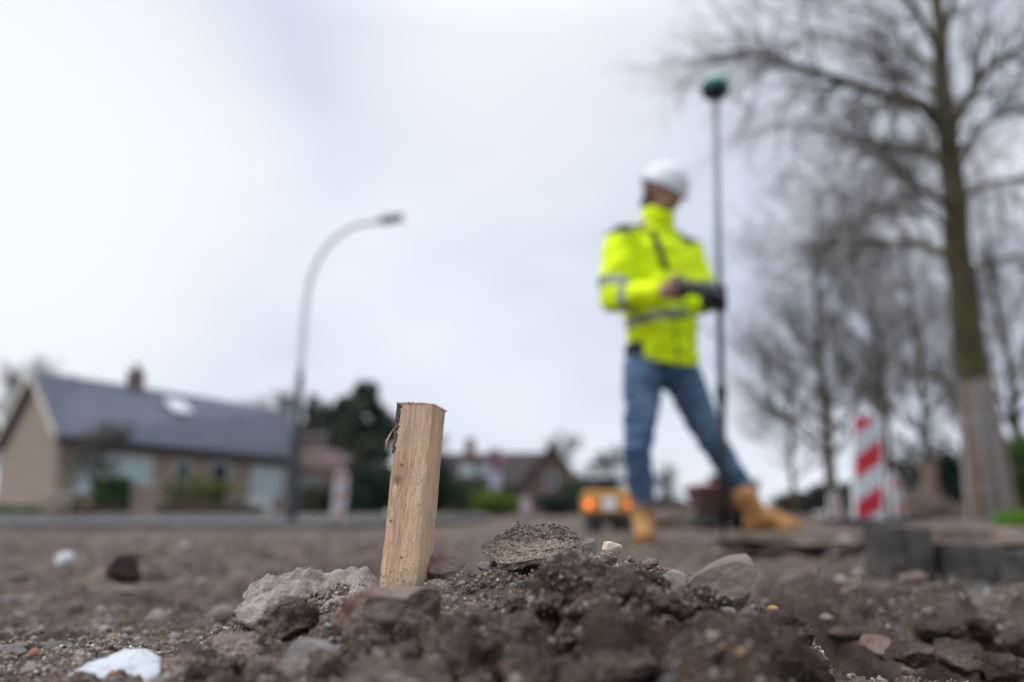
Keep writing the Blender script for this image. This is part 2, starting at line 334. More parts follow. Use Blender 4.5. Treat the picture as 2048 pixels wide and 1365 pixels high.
# ------------------------------------------------------------------ terrain
def _row(Y, pts):
    u, z = [], []
    for px, py in pts:
        p = V(px, py, Y); u.append(p.x / Y); z.append(p.z)
    return Y, np.array(u), np.array(z)
ROWS = [
 (0.0, np.array([-1., 1.]), np.array([.0, .0])),
 (0.22, np.array([-1.5, -.3, .0, .25, .5, 1.5]), np.array([.01, .01, .015, .015, .0, .0])),
 _row(.34, [(-300, 1560), (0, 1530), (500, 1450), (800, 1400), (1000, 1375), (1200, 1345), (1400, 1370), (1500, 1430), (1620, 1560), (1800, 1750), (2300, 1800)]),
 _row(.43, [(-300, 1410), (0, 1400), (300, 1385), (500, 1350), (700, 1330), (900, 1300), (1000, 1275), (1200, 1250), (1350, 1275), (1500, 1310), (1590, 1390), (1700, 1500), (2300, 1560)]),
 _row(.505, [(-300, 1345), (0, 1345), (150, 1345), (330, 1318), (500, 1290), (600, 1290), (700, 1290), (850, 1275), (920, 1225), (1000, 1195), (1060, 1180), (1150, 1165), (1250, 1160), (1330, 1180), (1400, 1200), (1500, 1235), (1570, 1285), (1650, 1370), (1750, 1440), (2300, 1500)]),
 _row(.56, [(-300, 1320), (0, 1318), (150, 1312), (330, 1305), (430, 1275), (520, 1240), (600, 1225), (700, 1210), (800, 1195), (900, 1170), (1000, 1155), (1100, 1140), (1220, 1130), (1320, 1150), (1400, 1165), (1480, 1200), (1550, 1245), (1640, 1330), (1720, 1385), (1900, 1400), (2300, 1420)]),
 _row(.60, [(-300, 1300), (0, 1302), (60, 1296), (200, 1296), (320, 1302), (400, 1268), (480, 1238), (560, 1205), (700, 1180), (790, 1176), (850, 1166), (900, 1150), (965, 1136), (1060, 1124), (1170, 1112), (1230, 1114), (1300, 1136), (1400, 1154), (1470, 1185), (1530, 1212), (1600, 1268), (1680, 1330), (1760, 1342), (1850, 1338), (1950, 1352), (2048, 1362), (2300, 1380)]),
 _row(.70, [(-300, 1300), (0, 1298), (300, 1300), (450, 1265), (560, 1225), (700, 1200), (900, 1180), (1060, 1150), (1230, 1150), (1400, 1190), (1530, 1245), (1600, 1320), (1680, 1400), (1800, 1430), (2300, 1440)]),
 (.82, np.array([-1.5, -.3, .0, .22, .32, .42, .6, 1.5]), np.array([.035, .035, .045, .035, -.04, -.10, -.12, -.12])),
 (.97, np.array([-1.5, -.3, .0, .20, .28, .42, .55, .7, 1.5]), np.array([.022, .020, .020, .020, -.03, -.08, -.10, -.10, -.10])),
 (1.01, np.array([-1.5, -.3, .0, .22, .30, .36, .42, .50, .6, 1.5]), np.array([.018, .016, .016, .030, .045, .03, .02, -.06, -.08, -.08])),
 (1.05, np.array([-1.5, -.3, .0, .22, .30, .42, .50, .6, 1.5]), np.array([.015, .012, .012, .030, .052, .050, .020, .0, .0])),
 (1.10, np.array([-1.5, -.3, .0, .22, .32, .42, .55, .7, 1.5]), np.array([.015, .012, .012, .030, .052, .050, .040, .035, .03])),
 (1.35, np.array([-1.5, 0, .4, 1.5]), np.array([.008, .006, .022, .02])),
 (2.0, np.array([-1.5, 0, .3, 1.5]), np.array([.002, .002, -.004, -.006])),
 (3.6, np.array([-1.5, 0, 1.5]), np.array([.0, .008, .010])),
 (4.3, np.array([-1.5, 0, 1.5]), np.array([-.01, .004, .02])),
 (6.5, np.array([-1.5, 0, .3, .5, 1.5]), np.array([-.03, -.05, -.06, .05, .08])),
 (9.0, np.array([-1.5, -.2, 0, .35, .5, 1.5]), np.array([-.03, -.07, -.14, -.12, .05, .12])),
 (14., np.array([-1.5, -.2, 0, .35, .5, 1.5]), np.array([-.03, -.08, -.17, -.15, .05, .14])),
 (30., np.array([-1.5, 1.5]), np.array([-.05, .05])),
 (80., np.array([-1.5, 1.5]), np.array([.0, .0])),
 (2000., np.array([-1.5, 1.5]), np.array([.0, .0])),
]
_RY = np.array([r[0] for r in ROWS])
def base_z(x, y):
    x = np.asarray(x, float); y = np.asarray(y, float)
    yy = np.clip(y, 1e-3, 1999.); u = x / np.maximum(yy, .12)
    Z = np.stack([np.interp(u, r[1], r[2]) for r in ROWS], 0)
    k = np.clip(np.searchsorted(_RY, yy, side='right') - 1, 0, len(ROWS) - 2)
    t = (yy - _RY[k]) / (_RY[k + 1] - _RY[k]); t = t * t * (3 - 2 * t) * .5 + t * .5
    ii = np.indices(k.shape)
    a = np.take_along_axis(Z, k[None], 0)[0]; b = np.take_along_axis(Z, (k + 1)[None], 0)[0]
    return a * (1 - t) + b * t
def ground_z(x, y):
    x = np.asarray(x, float); y = np.asarray(y, float)
    z = base_z(x, y)
    r = np.hypot(x, y)
    near = np.clip((3.0 - r) / 2.0, 0, 1); mid = np.clip((14 - r) / 8, 0, 1); far = np.clip((60 - r) / 40, 0, 1)
    camc = np.clip((r - .10) / .2, 0, 1)
    dug = np.clip(1 - np.abs(y - .95) / .5, 0, 1) * np.clip((x / np.maximum(y, .1) - .25) / .2, 0, 1)
    wx = x + .012 * fbm(x * 22, y * 22, 3.3, 3); wy = y + .012 * fbm(x * 22, y * 22, 8.8, 3)
    front = np.clip((.585 - y) / .07, 0, 1) * np.clip(1 - np.abs(x) / .6, 0, 1) * np.clip((x + .05) / .05, .25, 1)
    z = z + near * camc * (.010 * fbm(x * 7, y * 7, 1.1, 3) + (.5 + 1.3 * dug + 1.0 * front) * (balls(wx, wy, .060, 3, .65) - .009 - .006 * front) * .6 - .007 * front + front * 1.15 * (balls(wy, wx, .034, 41, .55) - .006) + (.6 * dug + 1.3 * front) * .006 * fbm(x * 45, y * 45, 7.7, 4, .6)
         + .42 * balls(wx, wy, .026, 11, .75) + .5 * balls(wx, wy, .011, 5, .85) + .5 * balls(wx, wy, .0055, 9, .9) - .006 + .0022 * fbm(x * 90, y * 90, 4.4, 3))
    z = z + mid * np.clip((r - .8) / 1.0, 0, 1) * (.014 * fbm(x * 1.3, y * 1.3, 9.1, 4) + .75 * balls(wx, wy, .085, 21, .5) + .020 * fbm(x * 9, y * 9, 2.2, 4, .6) - .018)
    z = z - near * np.clip((r - .62) / .2, 0, 1) * .011 * np.clip(np.abs(fbm(x * 16, y * 26, 12.2, 4, .6)) * -4 + .55, 0, 1) * 1.6
    z = z + far * np.clip((r - 3) / 3, 0, 1) * (.015 * fbm(x * .5, y * .5, 6.1, 3) + .25 * balls(x, y, .18, 31, .18))
    return z
def gz(x, y): return float(ground_z(np.array([x]), np.array([y]))[0])

def axis(fine_lo, fine_hi, step, lo, hi, growth):
    a = list(np.arange(fine_lo, fine_hi, step)); s = step; x = a[-1]
    while x < hi: s *= growth; x += s; a.append(x)
    s = step; x = a[0]; pre = []
    while x > lo: s *= growth; x -= s; pre.append(x)
    return np.array(pre[::-1] + a)
gx = axis(-.50, .62, .0024, -300, 300, 1.022)
gy = axis(.16, 1.15, .0024, -30, 420, 1.014)
GX, GY = np.meshgrid(gx, gy)
GZ = ground_z(GX.ravel(), GY.ravel())
verts = np.stack([GX.ravel(), GY.ravel(), GZ], 1)
nx, ny = len(gx), len(gy)
ii = (np.arange(ny - 1)[:, None] * nx + np.arange(nx - 1)[None]).ravel()
faces = np.stack([ii, ii + 1, ii + nx + 1, ii + nx], 1)
ground = tag(mesh_obj('ground', verts, faces, M['soil'], smooth=True), 'bare sandy brown earth of the dug up street', kind='structure')
def damp_shading(x, y):
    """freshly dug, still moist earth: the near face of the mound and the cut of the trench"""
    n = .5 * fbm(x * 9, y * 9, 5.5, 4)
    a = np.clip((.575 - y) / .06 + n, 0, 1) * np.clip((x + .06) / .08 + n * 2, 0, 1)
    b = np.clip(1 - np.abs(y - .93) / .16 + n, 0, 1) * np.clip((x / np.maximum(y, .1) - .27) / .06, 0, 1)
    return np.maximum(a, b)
_ma = ground.data.attributes.new('moist', 'FLOAT', 'POINT'); _ma.data.foreach_set('value', damp_shading(GX.ravel(), GY.ravel()).astype(np.float32))  # painted darkening of mound face and trench cut, stored per vertex
# road beyond the bare earth, with pavement and lawns
def sheet(name, pts, z, m, label=None):
    n = len(pts); return tag(mesh_obj(name, [(x, y, z) for x, y in pts], [tuple(range(n))], m), label, kind='structure')
rd = MB(); rd.add([(-70, 10.6, .012), (-2.6, 11.2, .012), (-.6, 22, .012), (-70, 22, .012), (-70, 10.6, -.15), (-2.6, 11.2, -.15), (-.6, 22, -.15), (-70, 22, -.15)], [(0, 1, 2, 3), (0, 4, 5, 1), (1, 5, 6, 2)])
tag(rd.build('road', M['asphalt']), kind='structure')
kb = MB(); kb.box((-35.3, 22.15, .06), (69.4, .25, .16), bev=.02); tag(kb.build('kerb', M['galv'] if False else mat('kerb_stone', (.2, .19, .18), (.28, .27, .25), 4, .9)), kind='structure')

# ------------------------------------------------------------------ loose crumbs (one mass nobody could count)
def ico(sub):
    import bmesh
    bm = bmesh.new(); bmesh.ops.create_icosphere(bm, subdivisions=sub, radius=1.0)
    v = np.array([tuple(q.co) for q in bm.verts]); f = np.array([[w.index for w in q.verts] for q in bm.faces]); bm.free(); return v, f
I1v, I1f = ico(1); I2v, I2f = ico(2)
def scatter(name, cx, cy, cz, size, cols, label, proto=(I1v, I1f), parent=None, seed=1, m='crumb', smooth=False):
    rs = np.random.RandomState(seed); n = len(cx); pv, pf = proto; k = len(pv)
    q = rs.normal(size=(n, 3, 3)); u0 = q[:, 0] / np.linalg.norm(q[:, 0], axis=1)[:, None]
    u1 = q[:, 1] - u0 * (q[:, 1] * u0).sum(1)[:, None]; u1 /= np.linalg.norm(u1, axis=1)[:, None]; u2 = np.cross(u0, u1)
    sc3 = size[:, None] * rs.uniform(.6, 1.15, (n, 3))
    jit = rs.uniform(.72, 1.22, (n, k, 1)) * pv[None]
    loc = jit * sc3[:, None, :]
    P = loc[:, :, 0:1] * u0[:, None] + loc[:, :, 1:2] * u1[:, None] + loc[:, :, 2:3] * u2[:, None]
    P += np.stack([cx, cy, cz], 1)[:, None, :]
    F = (pf[None] + (np.arange(n) * k)[:, None, None]).reshape(-1, 3)
    o = mesh_obj(name, P.reshape(-1, 3), F, M[m], parent, smooth)
    at = o.data.color_attributes.new('tint', 'FLOAT_COLOR', 'POINT')
    c = np.ones((n, k, 4)); c[:, :, :3] = cols[:, None, :]
    at.data.foreach_set('color', c.astype(np.float32).ravel())
    return tag(o, label, kind='stuff')
PAL = np.array([(.20, .16, .13), (.26, .21, .17), (.15, .12, .10), (.33, .28, .23), (.09, .08, .075), (.055, .055, .062), (.45, .40, .34), (.36, .22, .12), (.28, .13, .09), (.60, .56, .50)])
PP = np.array([.26, .24, .18, .12, .07, .04, .04, .02, .015, .015]); PP /= PP.sum()
def pal(n, rs): 
    c = PAL[rs.choice(len(PAL), n, p=PP)] * rs.uniform(.75, 1.2, (n, 1)); return c
rs = np.random.RandomState(5)
def field(n, y0, y1, ulo, uhi, smin, smax, pw, seed, focus=None):
    r = np.random.RandomState(seed)
    if focus: y = np.clip(r.normal(focus[0], focus[1], n), y0, y1)
    else: y = y0 * (y1 / y0) ** r.uniform(0, 1, n)
    x = r.uniform(ulo, uhi, n) * y; s = smin + (smax - smin) * r.uniform(0, 1, n) ** pw
    dens = fbm(x * 14, y * 14, 2.7, 3); k = dens > r.uniform(-.55, .35, n)
    x, y, s = x[k], y[k], s[k]; z = ground_z(x, y) + s * .25
    return x, y, z, s, pal(len(x), r) * (1 - .3 * damp_shading(x, y))[:, None]  # crumbs take the same painted darkening
x, y, z, s, c = field(90000, .44, .90, -.72, .74, .0005, .0021, 3.2, 3, (.61, .085))
scatter('soil_crumbs', x, y, z, s, c, 'fine sandy crumbs covering the mound round the stake')
x, y, z, s, c = field(7000, .33, .58, -.75, .75, .0008, .0032, 3, 4)
scatter('soil_crumbs', x, y, z, s, c, 'coarse crumbs on the near slope of the mound', seed=2)
x, y, z, s, c = field(2600, .34, 1.6, -.75, .75, .002, .0060, 4, 6); c = np.minimum(c, .26)
scatter('gravel', x, y, z, s, c, 'small gravel bedded in the brown earth', (I2v, I2f), seed=3)
x, y, z, s, c = field(3000, .9, 9, -.75, .75, .003, .016, 4, 8); c = c * .6 + .05
scatter('gravel', x, y, z, s, c, 'scattered gravel on the earth behind the mound', (I2v, I2f), seed=4)

x, y, z, s, c = field(26000, .66, 2.2, -.75, .75, .0012, .0050, 3, 14); c = np.minimum(c, .22)
scatter('soil_crumbs', x, y, z, s, c, 'crumbs of earth on the flat ground and in the trench', seed=5)

# ------------------------------------------------------------------ stones and clods, each a thing
_ico = {}
def nearer(Y): return float(np.interp(Y, [.25, .35, .45, .53, .60], [.34, .43, .505, .56, .60])) if Y < .6 else Y
def rock(name, px, py, w, h, Y, label, m, seed=1, depth=.85, rough=.10, cuts=9, tilt=0, rz=0, sub=4, group=None, cat='stone', lumps=0, boxy=1.0, cutlo=.55):
    if sub not in _ico: _ico[sub] = ico(sub)
    v, f = _ico[sub]; v = v.copy(); r = np.random.RandomState(seed * 17 + 3)
    Y = nearer(Y); c = V(px, py, Y); k = Y / FPX / (math.cos(PITCH) + (py - 682.5) / FPX * math.sin(PITCH)) 
    sx, sz = w * k / 2, h * k / 2; sy = sx * depth
    if boxy != 1.0: v = np.sign(v) * np.abs(v) ** boxy; v /= np.abs(v).max(1).mean()
    for _ in range(cuts):
        n = r.normal(size=3); n /= np.linalg.norm(n); d = r.uniform(cutlo, .82)
        t = v @ n; over = np.clip(t - d, 0, None); v = v - n[None] * over[:, None] * .98
    nn = v / np.linalg.norm(v, axis=1)[:, None]
    disp = rough * 1.25 * fbm(v[:, 0] * 1.6 + seed, v[:, 1] * 1.6, v[:, 2] * 1.6, 6, .62) - rough * .5 * np.abs(fbm(v[:, 0] * 3.1, v[:, 1] * 3.1 + seed, v[:, 2] * 3.1, 4, .6))
    if lumps: disp = disp + lumps * np.abs(fbm(v[:, 0] * 4 + seed, v[:, 1] * 4, v[:, 2] * 4, 4, .6))
    v = v + nn * disp[:, None]
    v = v / np.abs(v).max(0)[None]
    v = v * np.array([sx, sy, sz])[None]
    o = mesh_obj(name, v, f, M[m], smooth=True)
    o.location = c; o.rotation_euler = (0, tilt, rz)
    return tag(o, label, cat, group)
def grains_on(o, n, zmin, seed, smin=.0005, smax=.0016, dens=None, label='sand grains stuck on top', cols=None):
    me = o.data; co = np.zeros(len(me.vertices) * 3, dtype=np.float32); me.vertices.foreach_get('co', co); co = co.reshape(-1, 3)
    r = np.random.RandomState(seed); k = np.where(co[:, 2] > zmin)[0]; idx = r.choice(k, n)
    p = co[idx] + r.normal(0, .0011, (n, 3)); s = smin + (smax - smin) * r.uniform(0, 1, n) ** 2.5
    cc = PAL[r.choice([0, 1, 2, 0, 3, 2, 4], n)] * r.uniform(.7, 1.15, (n, 1)) if cols is None else cols(n, r)
    return scatter('sand_grains', p[:, 0], p[:, 1], p[:, 2], s, cc, None, parent=o, seed=seed)
rk = rock
clod = rk('soil_clod', 1060, 1106, 196, 112, .615, 'broad sandy clod crusted with sand grains, crowning the mound', 'clod', 21, .8, .14, 9, sub=6, cat='clod', lumps=.12, boxy=.75)
grains_on(clod, 3000, .010, 3, .0004, .0013); grains_on(clod, 2500, -.02, 4, .0003, .0007)
rk('red_stone', 884, 1145, 96, 74, .615, 'dark reddish angular stone leaning on the foot of the stake', 'redrock', 5, .7, .08, 14, tilt=-.1, sub=5)
rk('brown_stone', 765, 1244, 228, 136, .452, 'large blurred brown brick fragment in front of the stake', 'brickrock', 9, .75, .10, 8, tilt=-.06, sub=5, boxy=.8, cat='brick fragment')
rk('grey_stone', 612, 1338, 150, 112, .39, 'blurred pale grey stone below the brown brick fragment', 'greyrock', 12, .8, .1, 10, tilt=.2, sub=4, boxy=.8)
def shard():
    out = [(132, 1352), (180, 1326), (214, 1316), (250, 1299), (292, 1298), (316, 1312), (329, 1350), (322, 1410), (240, 1430), (150, 1420)]
    P = []; n = len(out)
    for i in range(n):
        a, b = out[i], out[(i + 1) % n]
        for k in range(6):
            t = k / 6; px, py = a[0] * (1 - t) + b[0] * t, a[1] * (1 - t) + b[1] * t
            P.append(V(px + 1.2 * math.sin(i * 5 + k * 2.1), py + 1.0 * math.cos(i * 3 + k * 1.7), .525 - .05 * (py - 1298) / 120))
    c = sum(P, Vector()) / len(P); m = len(P); vs = []; fs = []
    rings = [(1, .0), (.97, -.0016), (.75, -.0022), (.5, -.0026), (.25, -.0022)]
    nrm = Vector((0, -.86, .5))
    for r_, h_ in rings:
        for q in P:
            w_ = c + (q - c) * r_; k = .0005 * float(fbm(np.array([w_.x * 60]), np.array([w_.y * 60]), np.array([w_.z * 60]), 4)[0]); vs.append(w_ - nrm * (h_ + k))
    for q in P: vs.append(q - nrm * .007)
    for r in range(4): fs += [(r * m + i, r * m + (i + 1) % m, (r + 1) * m + (i + 1) % m, (r + 1) * m + i) for i in range(m)]
    fs.append(tuple(4 * m + i for i in range(m))); fs += [(i, 5 * m + i, 5 * m + (i + 1) % m, (i + 1) % m) for i in range(m)]; fs.append(tuple(5 * m + m - 1 - i for i in range(m)))
    return tag(mesh_obj('white_shard', vs, fs, M['whiterock'], smooth=True), 'flat white shard at the bottom left corner', 'shard')
shard()
rk('grey_stone', 22, 1312, 74, 56, .58, 'pale grey stone at the left edge beside crumbly soil', 'greyrock', 14, .8, .1, 10, sub=4)
rk('soil_clod', 48, 1292, 40, 24, .60, 'small round clod resting over the grey edge stone', 'clod', 15, .8, .14, 4, sub=4, cat='clod', lumps=.15)
d1 = rk('soil_clod', 1205, 1190, 300, 150, .455, 'big dark blurred clod right of centre, peaked on top', 'darkclod', 27, .8, .16, 7, tilt=.12, sub=6, cat='clod', lumps=.14)
grains_on(d1, 700, -.01, 9, .0005, .002)
rk('tan_rock', 1455, 1178, 178, 112, .50, 'smooth tan rock with a rounded top on the right of the mound', 'tanrock', 33, .7, .07, 7, tilt=-.42, sub=5, boxy=.9, cat='rock')
rk('pointed_stone', 1180, 1093, 34, 42, .60, 'small pointed grey stone standing on the crest', 'greyrock', 41, .7, .08, 14, sub=4)
rk('cream_stone', 1222, 1099, 46, 30, .60, 'small bright cream stone lying on the crest', 'creamrock', 43, .8, .05, 14, tilt=.2, sub=4)
rk('brown_stone', 1204, 1118, 60, 36, .59, 'brown lump tucked under the cream stone', 'clod', 44, .8, .12, 8, sub=4, lumps=.1, cat='clod')
rk('dark_stone', 1142, 1128, 62, 26, .595, 'black sliver of stone behind the long tan stone', 'darkrock', 45, .7, .08, 10, tilt=.5, sub=4)
rk('tan_stone', 1126, 1142, 96, 44, .565, 'long tan stone sloping down right below the crusted clod', 'tanrock', 47, .6, .06, 10, tilt=.5, sub=5)
rk('dark_stone', 1170, 1125, 40, 44, .575, 'speckled dark stone beside the long tan stone', 'darkrock', 48, .8, .1, 9, sub=4)
rk('pale_stone', 1352, 1168, 70, 56, .52, 'pale angular stone left of the smooth tan rock', 'palerock', 51, .8, .1, 12, tilt=.3, sub=4)
rk('tan_stone', 1296, 1128, 44, 30, .58, 'sandy stone on the ridge behind the dark clod', 'clod', 52, .8, .1, 9, sub=4)
rk('amber_pebble', 1313, 1133, 11, 11, .60, 'tiny round amber pebble on the ridge beside the sandy stone', 'amber', 53, .9, .03, 3, sub=3, cat='pebble')
rk('amber_pebble', 1546, 1222, 26, 21, .53, 'glossy amber pebble below the smooth tan rock', 'amber', 54, .9, .03, 3, sub=4, cat='pebble')
rk('dark_stone', 1580, 1250, 30, 22, .53, 'dark blue stone just below the amber pebble', 'darkrock', 55, .9, .08, 8, sub=4)
rk('white_stone', 1452, 1226, 46, 22, .46, 'blurred white stone beneath the smooth tan rock', 'palerock', 56, .8, .05, 8, sub=4)
rk('dark_stone', 1490, 1232, 56, 34, .46, 'blurred dark stone right of the blurred white stone', 'darkrock', 57, .8, .1, 8, sub=4)
rk('soil_clod', 1402, 1292, 250, 120, .40, 'blurred brown clod in the lower right of the mound', 'darkclod', 58, .8, .16, 6, sub=5, cat='clod', lumps=.14, rz=.3)
rk('soil_clod', 1240, 1340, 180, 90, .34, 'blurred dark clod at the very bottom of the mound', 'darkclod', 59, .8, .16, 6, sub=5, cat='clod', lumps=.14)
rk('dark_stone', 896, 1216, 32, 34, .53, 'rounded black stone right of the brown brick fragment', 'darkrock', 62, .9, .05, 5, sub=4)
rk('brown_stone', 876, 1182, 62, 46, .55, 'brown stone between the red stone and the brick fragment', 'clod', 63, .8, .1, 9, sub=4)
rk('grey_stone', 976, 1132, 46, 24, .605, 'low dark grey stone left of the crusted clod', 'greyrock', 64, .8, .1, 9, sub=4)
rk('dark_stone', 900, 1262, 60, 66, .46, 'blurred slate grey stone right of the brick fragment, lower one', 'darkrock', 65, .8, .1, 8, sub=4)
rk('orange_pebble', 1014, 1136, 13, 10, .60, 'tiny orange brick crumb in front of the crusted clod', 'redrock', 66, .8, .1, 8, sub=3, cat='pebble')
rk('soil_clod', 470, 1310, 170, 90, .47, 'blurred brown clod between white shard and grey stone', 'clod', 67, .8, .15, 6, sub=5, cat='clod', lumps=.14)
rk('soil_clod', 560, 1262, 110, 70, .52, 'brown clod under the crumpled mortar sheet', 'clod', 68, .8, .15, 6, sub=5, cat='clod', lumps=.12)
rk('dark_brick', 252, 1148, 70, 70, 1.55, 'dark brick lump standing alone on the earth at left', 'darkbrick', 71, .8, .04, 6, tilt=.62, sub=5, boxy=.65, cutlo=.4, cat='brick fragment')
rk('white_stone', 128, 1120, 44, 36, 2.1, 'white stone lying alone left of the dark brick lump', 'whiterock', 72, .8, .08, 9, tilt=-.6, sub=3)
rk('pale_stone', 373, 1094, 30, 20, 2.8, 'pale stone far back right of the dark brick lump', 'palerock', 73, .8, .08, 9, sub=3)
rk('dark_stone', 34, 1158, 44, 20, 1.7, 'flat slate grey stone near the left edge', 'darkrock', 74, .8, .08, 9, sub=3)
rk('pale_stone', 404, 1165, 20, 18, 1.45, 'small pale stone on the earth right of the dark brick lump', 'palerock', 75, .8, .08, 9, sub=3)
rk('pale_stone', 258, 1182, 34, 16, 1.4, 'pale blue grey stone just below the dark brick lump', 'greyrock', 76, .8, .08, 9, sub=3)
rk('red_stone', 290, 1242, 40, 14, 1.05, 'flat reddish stone on the earth left of the mound', 'redrock', 77, .8, .08, 9, sub=3)
rk('red_stone', 1758, 1296, 76, 50, .80, 'pinkish red stone lying in the dark trench', 'redrock', 78, .8, .08, 10, tilt=.3, sub=4)
rk('pale_stone', 1652, 1236, 30, 20, .95, 'pale pebble on the trench bank beside the mound', 'tanrock', 79, .8, .06, 6, sub=3)
rk('red_stone', 1824, 1160, 66, 34, 1.72, 'reddish lump at the foot of the left paving block', 'redrock', 80, .8, .1, 8, sub=4)
rk('dark_stone', 1650, 1192, 52, 34, 1.12, 'dark lump on the crest of the trench bank, left one', 'darkclod', 81, .8, .15, 8, sub=4, lumps=.1)
rk('dark_stone', 1738, 1200, 46, 32, 1.12, 'dark slate lump on the trench bank beside a white pebble', 'darkrock', 82, .8, .12, 8, sub=4)
rk('white_stone', 1756, 1196, 16, 14, 1.1, 'white pebble on the crest of the trench bank', 'palerock', 83, .8, .05, 5, sub=3)
rk('pale_stone', 1690, 1088, 60, 26, 2.6, 'pale flat stone left of the paving blocks', 'palerock', 84, .8, .1, 8, sub=3)
rk('pale_stone', 1436, 1108, 34, 20, 2.7, 'pale blue grey stone in front of the surveyor', 'greyrock', 85, .8, .1, 8, sub=3)
rk('dark_stone', 1664, 1112, 30, 18, 2.4, 'small dark stone left of the paving blocks', 'darkrock', 86, .8, .1, 8, sub=3)
lf = V(2032, 1222, 1.15)
rs = np.random.RandomState(4)
# further loose stones of one look
cnt = 0; LOOSE = []; rr = random.Random(12)
while cnt < 26:
    yy = .62 * (3.6 / .62) ** rr.random(); uu = rr.uniform(-.62, .64); xx = uu * yy
    if yy < .75 and -.42 < uu < .3: continue
    s = rr.uniform(.006, .013) * (1 + .35 * yy)
    v, f = _ico.get(3) or ico(3)
    v = v.copy(); r = np.random.RandomState(300 + cnt)
    for _ in range(9):
        n = r.normal(size=3); n /= np.linalg.norm(n); t = v @ n; v = v - n[None] * np.clip(t - r.uniform(.5, .85), 0, None)[:, None] * .9
    v = v * (1 + .28 * fbm(v[:, 0] * 1.8 + cnt, v[:, 1] * 1.8, v[:, 2] * 1.8, 5, .6))[:, None] * np.array([s, s * .8, s * .6])
    mk = rr.choice(['clod', 'soil', 'greyrock', 'tanrock', 'darkrock', 'soil', 'soil'])
    o = mesh_obj('loose_stone', v, f, M[mk], smooth=True, loc=(xx, yy, gz(xx, yy) + s * .2)); o.rotation_euler = (0, r.uniform(-.4, .4), r.uniform(0, 6))
    o['category'] = 'stone'; o['group'] = 'small loose stones strewn over the earth'; LOOSE.append((mk, xx / yy, o)); cnt += 1
ORD = ['leftmost', 'second', 'third', 'fourth', 'fifth', 'sixth', 'seventh', 'eighth', 'ninth', 'tenth', 'eleventh', 'twelfth', 'thirteenth', 'fourteenth', 'fifteenth', 'sixteenth', 'seventeenth', 'eighteenth', 'nineteenth', 'twentieth']
for cn_, ks in (('sandy brown', ('clod', 'soil')), ('grey', ('greyrock',)), ('smooth tan', ('tanrock',)), ('blackish', ('darkrock',))):
    sel = sorted([q for q in LOOSE if q[0] in ks], key=lambda q: q[1])
    for i, q in enumerate(sel):
        q[2]['label'] = 'small %s loose stone on the bare earth, %s%s of its colour' % (cn_, ORD[i], '' if i == 0 else ' from the left')

for i, (px, py, w_, h_, Y, la) in enumerate([
 (1585, 1200, 96, 44, 1.12, 'dark clod on the trench edge nearest the smooth tan rock'), (1660, 1218, 86, 50, 1.08, 'dark clod on the trench edge left of the slate lump'),
 (1720, 1232, 84, 50, 1.05, 'dark clod hanging over the trench below the slate lump'), (1800, 1236, 70, 36, 1.10, 'dark clod on the trench edge right of the slate lump'),
 (1880, 1262, 100, 50, 1.03, 'dark clod in the trench bank midway to the right edge'), (1958, 1258, 80, 50, 1.04, 'dark clod in the trench bank left of the yellow leaf'),
 (2020, 1282, 96, 56, 1.02, 'dark clod in the trench bank at the right edge'), (1688, 1272, 76, 40, .98, 'dark clod down in the trench left of the pinkish stone'),
 (1920, 1318, 130, 66, .88, 'big dark clod low in the trench right of the pinkish stone'), (1830, 1312, 90, 50, .84, 'dark clod in the trench touching the pinkish stone'),
 (2010, 1340, 120, 70, .86, 'big dark clod in the bottom right corner')]):
    rk('soil_clod', px, py, w_, h_, Y, la, 'darkclod', 120 + i, .9, .2, 8, tilt=.2 * (-1) ** i, sub=4, cat='clod', lumps=.16, rz=i * .7, group='dark clods along the trench')
for i, (px, py, w_, h_, Y, la) in enumerate([
 (378, 1350, 130, 80, .42, 'blurred brown clod touching the white shard on its right'), (700, 1352, 130, 60, .37, 'blurred brown clod right of the pale grey stone, bottom edge'),
 (520, 1345, 110, 90, .40, 'blurred brown clod left of the pale grey stone'), (986, 1262, 110, 70, .42, 'blurred brown clod on the slope left of the big dark clod'),
 (1556, 1262, 110, 80, .44, 'dark clod on the right flank of the mound'), (1610, 1330, 110, 90, .44, 'dark clod low on the right flank of the mound'),
 (1060, 1330, 150, 80, .33, 'blurred clod at the bottom edge right of the centre'), (860, 1340, 120, 60, .35, 'blurred clod at the bottom edge below the slate grey stone')]):
    rk('soil_clod', px, py, w_, h_, Y, la, 'darkclod' if px > 800 else 'clod', 150 + i, .9, .18, 7, tilt=.15 * (-1) ** i, sub=5, cat='clod', lumps=.15, rz=i * .9, group='clods on the near side of the mound')

